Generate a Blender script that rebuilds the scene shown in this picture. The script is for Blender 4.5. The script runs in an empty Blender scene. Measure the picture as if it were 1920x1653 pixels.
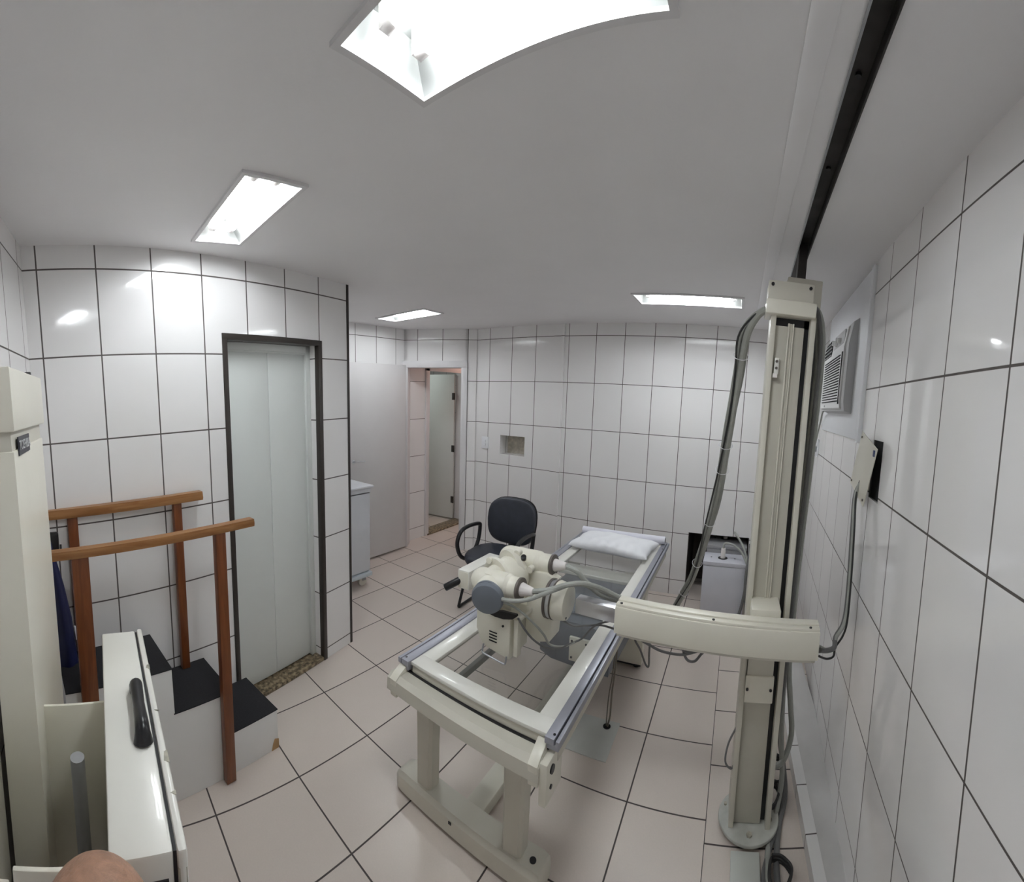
import bpy, bmesh, math, random
from mathutils import Vector, Matrix
PI = math.pi
R = math.radians
random.seed(7)
sc = bpy.context.scene

# ------------------------------------------------------------------ camera
# A phone panorama: central cylindrical projection about a slightly tilted axis.
F_PX, CY_PX = 789.754, 826.80
YAW, PITCH, ROLL = 0.53792, -0.10621, 0.03042
cam_d = bpy.data.cameras.new('camera')
cam = bpy.data.objects.new('camera', cam_d)
sc.collection.objects.link(cam)
sc.camera = cam
cam_d.type = 'PANO'
cam_d.panorama_type = 'CENTRAL_CYLINDRICAL'
cam_d.central_cylindrical_range_u_min = -960 / F_PX
cam_d.central_cylindrical_range_u_max = 960 / F_PX
cam_d.central_cylindrical_range_v_min = -(1653 - CY_PX) / F_PX
cam_d.central_cylindrical_range_v_max = CY_PX / F_PX
cam_d.central_cylindrical_radius = 1.0
cam_d.clip_start = 0.01
_Rz = Matrix.Rotation(YAW, 3, 'Z')
_r, _f, _u = _Rz @ Vector((1, 0, 0)), _Rz @ Vector((0, 1, 0)), Vector((0, 0, 1))
_f, _u = _f * math.cos(PITCH) + _u * math.sin(PITCH), _u * math.cos(PITCH) - _f * math.sin(PITCH)
_r, _u = _r * math.cos(ROLL) + _u * math.sin(ROLL), _u * math.cos(ROLL) - _r * math.sin(ROLL)
_m = Matrix((_r, _u, -_f)).transposed().to_4x4()
_m.translation = Vector((0, 0, 1.70))
cam.matrix_world = _m

# ------------------------------------------------------------------ world, colour, light levels
w = bpy.data.worlds.new('world')
sc.world = w
w.use_nodes = True
w.node_tree.nodes['Background'].inputs[0].default_value = (0.5, 0.5, 0.5, 1)
w.node_tree.nodes['Background'].inputs[1].default_value = 0.0
sc.view_settings.view_transform = 'Standard'
sc.view_settings.look = 'None'
sc.view_settings.gamma = 1.0
sc.view_settings.use_curve_mapping = False
sc.view_settings.exposure = 1.62
TUBE_POWER = 15.5
try:
    sc.cycles.use_denoising = True
    sc.cycles.max_bounces = 10
    sc.cycles.diffuse_bounces = 6
    sc.cycles.glossy_bounces = 4
    sc.cycles.transparent_max_bounces = 12
    sc.cycles.sample_clamp_indirect = 6.0
    sc.cycles.caustics_reflective = False
    sc.cycles.caustics_refractive = False
except Exception:
    pass

ZC = 2.3875      # ceiling height

# ------------------------------------------------------------------ materials
MATS = {}


def nt_new(name):
    m = bpy.data.materials.new(name)
    m.use_nodes = True
    nt = m.node_tree
    return m, nt, nt.nodes['Principled BSDF']


def mat(name, col, rough=0.5, metal=0.0, var=0.06, scale=9.0, bump=0.0, bscale=120.0, spec=0.5, coat=0.0, emit=None, estr=0.0):
    if name in MATS:
        return MATS[name]
    m, nt, b = nt_new(name)
    N, L = nt.nodes, nt.links
    tc = N.new('ShaderNodeTexCoord')
    no = N.new('ShaderNodeTexNoise'); no.inputs['Scale'].default_value = scale; no.inputs['Detail'].default_value = 4
    L.new(tc.outputs['Object'], no.inputs['Vector'])
    cr = N.new('ShaderNodeValToRGB')
    cr.color_ramp.elements[0].position = 0.3
    cr.color_ramp.elements[1].position = 0.7
    cr.color_ramp.elements[0].color = (*[c * (1 - var) for c in col], 1)
    cr.color_ramp.elements[1].color = (*[min(1, c * (1 + var * 0.6)) for c in col], 1)
    L.new(no.outputs['Fac'], cr.inputs['Fac'])
    L.new(cr.outputs['Color'], b.inputs['Base Color'])
    b.inputs['Roughness'].default_value = rough
    b.inputs['Metallic'].default_value = metal
    b.inputs['Specular IOR Level'].default_value = spec
    b.inputs['Coat Weight'].default_value = coat
    if bump:
        n2 = N.new('ShaderNodeTexNoise'); n2.inputs['Scale'].default_value = bscale; n2.inputs['Detail'].default_value = 3
        L.new(tc.outputs['Object'], n2.inputs['Vector'])
        bp = N.new('ShaderNodeBump'); bp.inputs['Strength'].default_value = bump; bp.inputs['Distance'].default_value = 0.002
        L.new(n2.outputs['Fac'], bp.inputs['Height'])
        L.new(bp.outputs['Normal'], b.inputs['Normal'])
    if emit:
        b.inputs['Emission Color'].default_value = (*emit, 1)
        b.inputs['Emission Strength'].default_value = estr
    MATS[name] = m
    return m


def tile_mat(name, tw, th, ou, ov, grout, col, gcol, rough, var=0.015, speck=0.0, wav=0.15, spec=0.5):
    """Glazed tiles laid on the mesh's UV map (UVs are metres along the wall and metres of height)."""
    m, nt, b = nt_new(name)
    N, L = nt.nodes, nt.links

    def math_(op, a, c=None, d=None):
        n = N.new('ShaderNodeMath'); n.operation = op
        for i, v in enumerate((a, c, d)):
            if v is None:
                continue
            if isinstance(v, (int, float)):
                n.inputs[i].default_value = v
            else:
                L.new(v, n.inputs[i])
        return n.outputs[0]
    uv = N.new('ShaderNodeUVMap')
    sx = N.new('ShaderNodeSeparateXYZ'); L.new(uv.outputs['UV'], sx.inputs[0])
    masks, cells = [], []
    for ch, size, off in (('X', tw, ou), ('Y', th, ov)):
        t = math_('DIVIDE', math_('SUBTRACT', sx.outputs[ch], off), size)
        cells.append(math_('FLOOR', t))
        fr = math_('FRACT', t)
        d = math_('MULTIPLY', math_('MINIMUM', fr, math_('SUBTRACT', 1.0, fr)), size)   # metres to the nearest joint
        mr = N.new('ShaderNodeMapRange'); mr.interpolation_type = 'SMOOTHSTEP'
        L.new(d, mr.inputs['Value'])
        mr.inputs['From Min'].default_value = grout * 0.42
        mr.inputs['From Max'].default_value = grout * 0.58 + 0.0004
        masks.append(mr.outputs['Result'])
    body = math_('MULTIPLY', masks[0], masks[1])          # 1 on the glaze, 0 in the joint
    cx = N.new('ShaderNodeCombineXYZ'); L.new(cells[0], cx.inputs[0]); L.new(cells[1], cx.inputs[1])
    wn = N.new('ShaderNodeTexWhiteNoise'); wn.noise_dimensions = '3D'; L.new(cx.outputs[0], wn.inputs['Vector'])
    tc = N.new('ShaderNodeTexCoord')
    nz = N.new('ShaderNodeTexNoise'); nz.inputs['Scale'].default_value = 2.5; nz.inputs['Detail'].default_value = 5
    L.new(tc.outputs['Object'], nz.inputs['Vector'])
    sp = N.new('ShaderNodeTexNoise'); sp.inputs['Scale'].default_value = 170; sp.inputs['Detail'].default_value = 2
    L.new(tc.outputs['Object'], sp.inputs['Vector'])
    v = math_('ADD', 1.0, math_('MULTIPLY', math_('SUBTRACT', wn.outputs['Value'], 0.5), var * 2))
    v = math_('ADD', v, math_('MULTIPLY', math_('SUBTRACT', nz.outputs['Fac'], 0.5), var * 3))
    v = math_('ADD', v, math_('MULTIPLY', math_('SUBTRACT', sp.outputs['Fac'], 0.5), speck))
    vm = N.new('ShaderNodeVectorMath'); vm.operation = 'SCALE'; vm.inputs[0].default_value = col; L.new(v, vm.inputs['Scale'])
    mx = N.new('ShaderNodeMix'); mx.data_type = 'RGBA'
    L.new(body, mx.inputs['Factor'])
    mx.inputs[6].default_value = (*gcol, 1)
    L.new(vm.outputs[0], mx.inputs[7])
    L.new(mx.outputs[2], b.inputs['Base Color'])
    L.new(math_('ADD', math_('MULTIPLY', body, rough - 0.75), 0.75), b.inputs['Roughness'])
    b.inputs['Specular IOR Level'].default_value = spec
    wv = N.new('ShaderNodeTexNoise'); wv.inputs['Scale'].default_value = 7; wv.inputs['Detail'].default_value = 1
    L.new(tc.outputs['Object'], wv.inputs['Vector'])
    h = math_('ADD', math_('MULTIPLY', body, 1.0), math_('MULTIPLY', wv.outputs['Fac'], wav))
    if speck:
        h = math_('ADD', h, math_('MULTIPLY', sp.outputs['Fac'], speck * 0.6))
    bp = N.new('ShaderNodeBump'); bp.inputs['Strength'].default_value = 0.6; bp.inputs['Distance'].default_value = 0.0012
    L.new(h, bp.inputs['Height'])
    L.new(bp.outputs['Normal'], b.inputs['Normal'])
    return m


def wood_mat(name, c0, c1, axis='X'):
    m, nt, b = nt_new(name)
    N, L = nt.nodes, nt.links
    tc = N.new('ShaderNodeTexCoord')
    mp = N.new('ShaderNodeMapping')
    mp.inputs['Scale'].default_value = {'X': (2.2, 26, 26), 'Y': (26, 2.2, 26), 'Z': (26, 26, 2.2)}[axis]
    L.new(tc.outputs['Object'], mp.inputs['Vector'])
    no = N.new('ShaderNodeTexNoise'); no.inputs['Scale'].default_value = 1.6; no.inputs['Detail'].default_value = 6; no.inputs['Distortion'].default_value = 1.2
    L.new(mp.outputs[0], no.inputs['Vector'])
    cr = N.new('ShaderNodeValToRGB')
    cr.color_ramp.elements[0].position = 0.35; cr.color_ramp.elements[0].color = (*c0, 1)
    cr.color_ramp.elements[1].position = 0.65; cr.color_ramp.elements[1].color = (*c1, 1)
    L.new(no.outputs['Fac'], cr.inputs['Fac'])
    L.new(cr.outputs['Color'], b.inputs['Base Color'])
    b.inputs['Roughness'].default_value = 0.32
    return m


def granite_mat(name):
    m, nt, b = nt_new(name)
    N, L = nt.nodes, nt.links
    tc = N.new('ShaderNodeTexCoord')
    no = N.new('ShaderNodeTexNoise'); no.inputs['Scale'].default_value = 45; no.inputs['Detail'].default_value = 8
    L.new(tc.outputs['Object'], no.inputs['Vector'])
    cr = N.new('ShaderNodeValToRGB')
    e = cr.color_ramp.elements
    e[0].position = 0.35; e[0].color = (0.06, 0.045, 0.025, 1)
    e[1].position = 0.68; e[1].color = (0.42, 0.34, 0.22, 1)
    x = e.new(0.5); x.color = (0.2, 0.15, 0.09, 1)
    L.new(no.outputs['Fac'], cr.inputs['Fac'])
    L.new(cr.outputs['Color'], b.inputs['Base Color'])
    b.inputs['Roughness'].default_value = 0.3
    return m


def glass_mat(name):
    m, nt, b = nt_new(name)
    N, L = nt.nodes, nt.links
    N.remove(b)
    out = N['Material Output']
    tr = N.new('ShaderNodeBsdfTransparent'); tr.inputs[0].default_value = (0.93, 0.94, 0.935, 1)
    gl = N.new('ShaderNodeBsdfGlossy'); gl.inputs['Roughness'].default_value = 0.06
    gl.inputs[0].default_value = (0.9, 0.9, 0.9, 1)
    lw = N.new('ShaderNodeLayerWeight'); lw.inputs['Blend'].default_value = 0.5
    pw_ = N.new('ShaderNodeMath'); pw_.operation = 'POWER'; pw_.inputs[1].default_value = 4.0
    L.new(lw.outputs['Facing'], pw_.inputs[0])
    mr = N.new('ShaderNodeMapRange'); mr.inputs['To Min'].default_value = 0.035; mr.inputs['To Max'].default_value = 0.7
    L.new(pw_.outputs[0], mr.inputs['Value'])
    mx = N.new('ShaderNodeMixShader')
    L.new(mr.outputs['Result'], mx.inputs[0]); L.new(tr.outputs[0], mx.inputs[1]); L.new(gl.outputs[0], mx.inputs[2])
    L.new(mx.outputs[0], out.inputs['Surface'])
    return m


M_PAINT = mat('ceiling_paint', (0.81, 0.80, 0.81), 0.6, var=0.02, scale=3, bump=0.15, bscale=90)
M_DOOR = mat('door_laminate', (0.70, 0.73, 0.71), 0.45, var=0.02, scale=4)
M_DOORW = mat('door_white', (0.64, 0.62, 0.62), 0.5, var=0.02, scale=4)
M_FRAMEW = mat('frame_white', (0.70, 0.69, 0.70), 0.4, var=0.02)
M_BROWN = mat('bronze_trim', (0.035, 0.028, 0.024), 0.4, var=0.1)
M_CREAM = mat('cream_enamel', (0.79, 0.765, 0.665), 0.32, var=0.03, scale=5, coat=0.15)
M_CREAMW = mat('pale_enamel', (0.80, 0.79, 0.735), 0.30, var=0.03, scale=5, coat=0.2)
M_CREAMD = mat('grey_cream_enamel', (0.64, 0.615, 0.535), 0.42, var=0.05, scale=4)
M_WORN = mat('worn_enamel_edge', (0.42, 0.40, 0.33), 0.5, var=0.5, scale=30)
M_ALU = mat('aluminium', (0.42, 0.43, 0.49), 0.42, metal=0.5, var=0.05)
M_CHROME = mat('chrome', (0.74, 0.75, 0.78), 0.3, metal=1.0, var=0.02)
M_STEEL = mat('dark_steel', (0.05, 0.045, 0.042), 0.5, metal=0.4, var=0.4, scale=14)
M_STEELG = mat('galvanised_steel', (0.40, 0.41, 0.43), 0.4, metal=0.6, var=0.1)
M_BLACK = mat('black_plastic', (0.012, 0.012, 0.014), 0.3, var=0.1)
M_BLACKM = mat('black_mat', (0.012, 0.012, 0.015), 0.85, var=0.25, scale=150, bump=0.4, bscale=400)
M_DARK = mat('dark_void', (0.01, 0.01, 0.01), 0.9)
M_GREYCAP = mat('slate_grey_plastic', (0.17, 0.19, 0.225), 0.35, var=0.03)
M_SLATE = mat('slate_grey_metal', (0.14, 0.155, 0.19), 0.45, var=0.05)
M_CABLE = mat('grey_cable', (0.36, 0.37, 0.34), 0.5, var=0.08, scale=30)
M_CABLED = mat('dark_grey_cable', (0.16, 0.16, 0.16), 0.5, var=0.08, scale=30)
M_CABLEB = mat('black_cable', (0.03, 0.03, 0.03), 0.5)
M_PINKW = mat('white_plastic', (0.80, 0.76, 0.74), 0.35, var=0.02)
M_RING = mat('brown_grey_ring', (0.16, 0.14, 0.125), 0.4, metal=0.4, var=0.05)
M_VINYL = mat('navy_black_vinyl', (0.035, 0.040, 0.055), 0.42, var=0.15, scale=20, bump=0.3, bscale=500)
M_PILLOW = mat('white_cotton', (0.86, 0.87, 0.90), 0.85, var=0.02, bump=0.3, bscale=260)
M_PAPER = mat('white_paper', (0.78, 0.78, 0.86), 0.7, var=0.02)
M_NAVY = mat('navy_lead_apron', (0.01, 0.014, 0.07), 0.5, var=0.2)
M_WHITEBOARD = mat('white_board', (0.80, 0.81, 0.84), 0.45, var=0.01)
M_ACW = mat('ac_white', (0.78, 0.78, 0.78), 0.35, var=0.02)
M_ACG = mat('ac_grey', (0.48, 0.48, 0.49), 0.4, var=0.02)
M_CART = mat('cart_blue_grey_paint', (0.44, 0.49, 0.51), 0.4, var=0.05)
M_CARTW = mat('cart_top', (0.68, 0.70, 0.74), 0.3, var=0.02)
M_WHITELAM = mat('white_laminate', (0.78, 0.78, 0.775), 0.5, var=0.04, scale=3)
M_WOODCHIP = mat('bare_wood', (0.45, 0.28, 0.13), 0.6, var=0.2)
M_SKIN = mat('skin', (0.40, 0.225, 0.15), 0.5, var=0.22, scale=60, bump=0.8, bscale=240)
M_HAIR = mat('short_brown_hair', (0.16, 0.085, 0.05), 0.6, var=0.4, scale=90)
M_SHIRT = mat('grey_shirt', (0.20, 0.22, 0.26), 0.85, var=0.1, bump=0.3)
M_TROUSER = mat('dark_trousers', (0.04, 0.045, 0.06), 0.85, var=0.1)
M_EYE = mat('eye_white', (0.8, 0.78, 0.75), 0.2)
M_WOODX = wood_mat('varnished_wood_rail', (0.25, 0.105, 0.032), (0.37, 0.185, 0.07), 'Y')
M_WOODZ = wood_mat('varnished_wood_post', (0.135, 0.036, 0.010), (0.205, 0.062, 0.018), 'Z')
M_GRANITE = granite_mat('brown_granite')
M_GLASS = glass_mat('clear_acrylic')
M_TUBE = mat('fluorescent_tube', (0.9, 0.9, 0.9), 0.3, var=0.0, emit=(0.93, 0.97, 1.0), estr=TUBE_POWER)
M_REFL = mat('fixture_enamel', (0.40, 0.41, 0.40), 0.35, var=0.01)

TCOL, GCOL = (0.825, 0.813, 0.81), (0.085, 0.072, 0.066)
T_LEFT = tile_mat('wall_tiles_left', 0.2592, 0.3696, -0.1601, 2.288, 0.0062, TCOL, GCOL, 0.08, wav=0.05, spec=0.8)
T_BACK = tile_mat('wall_tiles_back', 0.2698, 0.4282, -1.3247, 2.2758, 0.0052, TCOL, GCOL, 0.10, wav=0.06, spec=0.75)
T_BACK2 = tile_mat('wall_tiles_back_pier', 0.2698, 0.4282, -2.4821, 2.2758, 0.0052, TCOL, GCOL, 0.10, wav=0.06, spec=0.75)
T_RECESS = tile_mat('wall_tiles_recess', 0.2698, 0.4282, 2.5584, 2.2758, 0.0052, TCOL, GCOL, 0.2)
T_RIGHT = tile_mat('wall_tiles_right', 0.2988, 0.4095, 1.8533, 2.2434, 0.0058, TCOL, GCOL, 0.06, wav=0.04, spec=0.95)
T_FLOOR = tile_mat('floor_tiles', 0.3874, 0.3926, -1.8933, 0.4358, 0.0062, (0.66, 0.585, 0.53), (0.075, 0.062, 0.058), 0.33, var=0.02, speck=0.10, wav=0.1)
T_STRIP = tile_mat('floor_tiles_strip', 2.0, 0.367, -0.0075, 1.520, 0.0062, (0.64, 0.57, 0.515), (0.075, 0.062, 0.058), 0.35, var=0.02, speck=0.10, wav=0.1)
T_CURB = tile_mat('curb_tiles', 0.222, 3.0, 1.738, -1.3, 0.005, (0.66, 0.65, 0.64), GCOL, 0.3)

# ------------------------------------------------------------------ mesh helpers


class MB:
    """Collects shapes and links them as ONE mesh object. Coordinates are those of the parent thing (local)."""

    def __init__(self):
        self.bm = bmesh.new()

    def _add(self, verts, faces):
        vs = [self.bm.verts.new(v) for v in verts]
        fs = []
        for f in faces:
            try:
                fs.append(self.bm.faces.new([vs[i] for i in f]))
            except ValueError:
                pass
        return vs, fs

    def box(self, x0, x1, y0, y1, z0, z1, bev=0.0, seg=2, M=None):
        co = [Vector((x, y, z)) for z in (z0, z1) for y in (y0, y1) for x in (x0, x1)]
        if M is not None:
            co = [M @ c for c in co]
        vs, fs = self._add(co, [(0, 2, 3, 1), (4, 5, 7, 6), (0, 1, 5, 4), (2, 6, 7, 3), (0, 4, 6, 2), (1, 3, 7, 5)])
        if bev > 0:
            ed = list({e for f in fs for e in f.edges})
            bmesh.ops.bevel(self.bm, geom=ed, offset=bev, segments=seg, affect='EDGES', profile=0.5)
        return self

    def prism(self, poly, h, M=None, bev=0.0):
        """poly: list of (x, y); extruded 0..h along local z, then placed by M."""
        n = len(poly)
        co = [Vector((x, y, 0)) for x, y in poly] + [Vector((x, y, h)) for x, y in poly]
        if M is not None:
            co = [M @ c for c in co]
        faces = [tuple(range(n - 1, -1, -1)), tuple(range(n, 2 * n))] + [(i, (i + 1) % n, n + (i + 1) % n, n + i) for i in range(n)]
        vs, fs = self._add(co, faces)
        if bev > 0:
            ed = list({e for f in fs[:2] for e in f.edges})
            bmesh.ops.bevel(self.bm, geom=ed, offset=bev, segments=2, affect='EDGES', profile=0.5)
        return self

    def cyl(self, p0, p1, r0, r1=None, n=24, caps=True, bev=0.0):
        r1 = r0 if r1 is None else r1
        p0, p1 = Vector(p0), Vector(p1)
        d = (p1 - p0).normalized()
        a = d.orthogonal().normalized(); b = d.cross(a)
        prof = [(0.0, r0), (1.0, r1)]
        if bev:
            L = (p1 - p0).length; t = bev / L
            prof = [(0, r0 - bev), (t * 0.3, r0 - bev * 0.3), (t, r0), (1 - t, r1), (1 - t * 0.3, r1 - bev * 0.3), (1, r1 - bev)]
        rings = []
        for t, r in prof:
            c = p0.lerp(p1, t)
            rings.append([self.bm.verts.new(c + (a * math.cos(2 * PI * k / n) + b * math.sin(2 * PI * k / n)) * r) for k in range(n)])
        for q in range(len(rings) - 1):
            for k in range(n):
                self.bm.faces.new((rings[q][k], rings[q][(k + 1) % n], rings[q + 1][(k + 1) % n], rings[q + 1][k]))
        if caps:
            self.bm.faces.new(rings[0][::-1]); self.bm.faces.new(rings[-1])
        return self

    def ring(self, p0, p1, r_out, r_in, n=32):
        p0, p1 = Vector(p0), Vector(p1)
        d = (p1 - p0).normalized(); a = d.orthogonal().normalized(); b = d.cross(a)
        rr = []
        for c, r in ((p0, r_out), (p1, r_out), (p1, r_in), (p0, r_in)):
            rr.append([self.bm.verts.new(c + (a * math.cos(2 * PI * k / n) + b * math.sin(2 * PI * k / n)) * r) for k in range(n)])
        for q in range(4):
            for k in range(n):
                self.bm.faces.new((rr[q][k], rr[q][(k + 1) % n], rr[(q + 1) % 4][(k + 1) % n], rr[(q + 1) % 4][k]))
        return self

    def tube(self, pts, r, n=10, sub=6, closed=False, radii=None):
        """Round tube along a Catmull-Rom curve through pts."""
        P = [Vector(p) for p in pts]
        path, rad = [], []
        m = len(P)
        rs = radii or [r] * m
        segs = m if closed else m - 1
        for i in range(segs):
            if closed:
                a, b, c, d = P[(i - 1) % m], P[i], P[(i + 1) % m], P[(i + 2) % m]
            else:
                a, b, c, d = P[max(i - 1, 0)], P[i], P[i + 1], P[min(i + 2, m - 1)]
            for k in range(sub):
                t = k / sub
                path.append(0.5 * ((2 * b) + (c - a) * t + (2 * a - 5 * b + 4 * c - d) * t * t + (-a + 3 * b - 3 * c + d) * t ** 3))
                rad.append(rs[i] * (1 - t) + rs[(i + 1) % m] * t)
        if not closed:
            path.append(P[-1]); rad.append(rs[-1])
        rings = []
        N = None
        cnt = len(path)
        for i, p in enumerate(path):
            if closed:
                tg = (path[(i + 1) % cnt] - path[i - 1]).normalized()
            else:
                tg = (path[min(i + 1, cnt - 1)] - path[max(i - 1, 0)])
                tg = tg.normalized() if tg.length > 1e-9 else Vector((0, 0, 1))
            if N is None:
                N = tg.orthogonal().normalized()
            else:
                N = (N - tg * N.dot(tg))
                N = N.normalized() if N.length > 1e-6 else tg.orthogonal().normalized()
            B = tg.cross(N)
            rings.append([self.bm.verts.new(p + (N * math.cos(2 * PI * k / n) + B * math.sin(2 * PI * k / n)) * rad[i]) for k in range(n)])
        cc = cnt if closed else cnt - 1
        for q in range(cc):
            A, Bq = rings[q], rings[(q + 1) % cnt]
            off = 0
            if closed and q == cnt - 1:
                off = min(range(n), key=lambda s: (A[0].co - Bq[s].co).length)
            for k in range(n):
                self.bm.faces.new((A[k], A[(k + 1) % n], Bq[(k + 1 + off) % n], Bq[(k + off) % n]))
        if not closed:
            self.bm.faces.new(rings[0][::-1]); self.bm.faces.new(rings[-1])
        return self

    def loft(self, rings, cap=True):
        """rings: list of lists of points, same count."""
        rr = [[self.bm.verts.new(p) for p in r] for r in rings]
        n = len(rr[0])
        for q in range(len(rr) - 1):
            for k in range(n):
                self.bm.faces.new((rr[q][k], rr[q][(k + 1) % n], rr[q + 1][(k + 1) % n], rr[q + 1][k]))
        if cap:
            self.bm.faces.new(rr[0][::-1]); self.bm.faces.new(rr[-1])
        return self

    def ball(self, c, rx, ry=None, rz=None, n=20, M=None):
        ry = rx if ry is None else ry
        rz = rx if rz is None else rz
        ret = bmesh.ops.create_uvsphere(self.bm, u_segments=n, v_segments=max(8, n // 2 + 2), radius=1.0)
        for v in ret['verts']:
            p = Vector((v.co.x * rx, v.co.y * ry, v.co.z * rz))
            v.co = (M @ p if M is not None else p) + Vector(c)
        return self

    def build(self, name, m, parent=None, origin=None, smooth=35):
        if parent is not None and name in ('screw', 'bolt', 'foot_pad', 'hole', 'rib', 'weight'):
            seen, groups = set(), []
            for v in self.bm.verts:
                if v in seen:
                    continue
                st, isl = [v], []
                seen.add(v)
                while st:
                    q = st.pop(); isl.append(q)
                    for e in q.link_edges:
                        w2 = e.other_vert(q)
                        if w2 not in seen:
                            seen.add(w2); st.append(w2)
                groups.append(isl)
            if len(groups) > 1:
                last = None
                for isl in groups:
                    nb = MB(); mp = {v: nb.bm.verts.new(v.co) for v in isl}
                    for f in {f for v in isl for f in v.link_faces}:
                        nb.bm.faces.new([mp[v] for v in f.verts])
                    last = nb.build(name, m, parent, origin, smooth)
                self.bm.free()
                return last
        me = bpy.data.meshes.new(name)
        bmesh.ops.recalc_face_normals(self.bm, faces=self.bm.faces)
        self.bm.to_mesh(me); self.bm.free()
        if origin is not None:
            me.transform(Matrix.Translation(-Vector(origin)))
        me.polygons.foreach_set('use_smooth', [True] * len(me.polygons))
        try:
            me.set_sharp_from_angle(angle=R(smooth))
        except Exception:
            pass
        for mm in (m if isinstance(m, (list, tuple)) else [m]):
            me.materials.append(mm)
        o = bpy.data.objects.new(name, me)
        sc.collection.objects.link(o)
        if origin is not None:
            o.location = origin
        if parent is not None:
            o.parent = parent
        return o


def thing(name, label, cat, loc=(0, 0, 0), rz=0.0, group=None):
    o = bpy.data.objects.new(name, None)
    o.empty_display_size = 0.1
    sc.collection.objects.link(o)
    o.location = loc
    o.rotation_euler = (0, 0, rz)
    o['label'] = label
    o['category'] = cat
    if group:
        o['group'] = group
    return o


def tag(o, label, cat, group=None, kind=None):
    o['label'] = label
    o['category'] = cat
    if group:
        o['group'] = group
    if kind:
        o['kind'] = kind
    return o


def struct(o, label=None):
    o['kind'] = 'structure'
    if label:
        o['label'] = label
    return o


def wall(name, origin, ang, boxes, m, uoff=0.0):
    """boxes: (s0, s1, d0, d1, z0, z1) in the wall's frame: s along it, d its depth. UVs are metres."""
    b = MB()
    for bx in boxes:
        b.box(*bx)
    o = b.build(name, m, smooth=10)
    me = o.data
    uvl = me.uv_layers.new(name='UVMap')
    for p in me.polygons:
        nx, ny, nz = p.normal
        for li in p.loop_indices:
            c = me.vertices[me.loops[li].vertex_index].co
            if abs(ny) >= max(abs(nx), abs(nz)):
                uv = (c.x + uoff, c.z)
            elif abs(nx) >= abs(nz):
                uv = (c.y + c.x + uoff, c.z)
            else:
                uv = (c.x + uoff, c.y)
            uvl.data[li].uv = uv
    o.location = origin
    o.rotation_euler = (0, 0, ang)
    return struct(o)


def local(o_loc, ang):
    return Matrix.Translation(o_loc) @ Matrix.Rotation(ang, 4, 'Z')


# ------------------------------------------------------------------ the room
AL, AR, AB = -0.209593, 0.049444, -0.014275
ANG_L = PI / 2 - AL                       # local x runs along the wall towards the back
ORG_L = (-2.154 - 1.445 * math.sin(AL), 1.445 - 1.445 * math.cos(AL), 0)
ANG_R = PI / 2 - AR
ORG_R = (0.5136 - 1.445 * math.sin(AR), 1.445 - 1.445 * math.cos(AR), 0)
ORG_B = (0.0, 3.6263, 0)
H = ZC

# floor: tiled field, a narrower strip by the right wall, in one object
fb = MB()
fb.box(-4.9, -0.0075, -1.0, 5.4, -0.08, 0.0)
fb.box(-0.0075, 1.0, -1.0, 5.4, -0.08, 0.0)
flo = fb.build('floor', [T_FLOOR, T_STRIP], smooth=10)
uvl = flo.data.uv_layers.new(name='UVMap')
for p in flo.data.polygons:
    if p.center.x > -0.0074:
        p.material_index = 1
    for li in p.loop_indices:
        c = flo.data.vertices[flo.data.loops[li].vertex_index].co
        uvl.data[li].uv = (c.x, c.y)
struct(flo)

# ceiling with the slot for the column's rail
SLX = lambda y, o: 0.136 + 0.028 * (y - 0.0) + o
cb = MB()
Mz = Matrix.Translation((0, 0, H))
LIGHTS = [(-0.452, 0.655, 0.58, 0.27), (-1.53, 0.66, 0.58, 0.235), (-2.665, 2.66, 0.60, 0.25), (-0.39, 2.79, 0.72, 0.27)]
holes = [(cx - lx / 2 + 0.01, cx + lx / 2 - 0.01, cy - ly / 2 + 0.01, cy + ly / 2 - 0.01) for cx, cy, lx, ly in LIGHTS]
xs = sorted({-4.9, 0.10} | {h[0] for h in holes} | {h[1] for h in holes})
ys = sorted({-1.0, 5.4} | {h[2] for h in holes} | {h[3] for h in holes})
for i in range(len(xs) - 1):
    for j in range(len(ys) - 1):
        mx_, my_ = (xs[i] + xs[i + 1]) / 2, (ys[j] + ys[j + 1]) / 2
        inh = any(h[0] < mx_ < h[1] and h[2] < my_ < h[3] for h in holes)
        cb.box(xs[i], xs[i + 1], ys[j], ys[j + 1], H + (0.09 if inh else 0.0), H + 0.11)
cb.prism([(0.10, -1.0), (SLX(-1, 0), -1.0), (SLX(3.2, 0), 3.2), (SLX(3.2, 0), 5.4), (0.10, 5.4)], 0.11, Mz)
cb.prism([(SLX(-1, 0.05), -1.0), (1.0, -1.0), (1.0, 5.4), (SLX(3.2, 0), 5.4), (SLX(3.2, 0), 3.2), (SLX(3.2, 0.05), 3.2)], 0.11, Mz)
cb.box(0.05, 0.3, -1.0, 3.3, H + 0.105, H + 0.12)
struct(cb.build('ceiling', M_PAINT, smooth=10))

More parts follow.
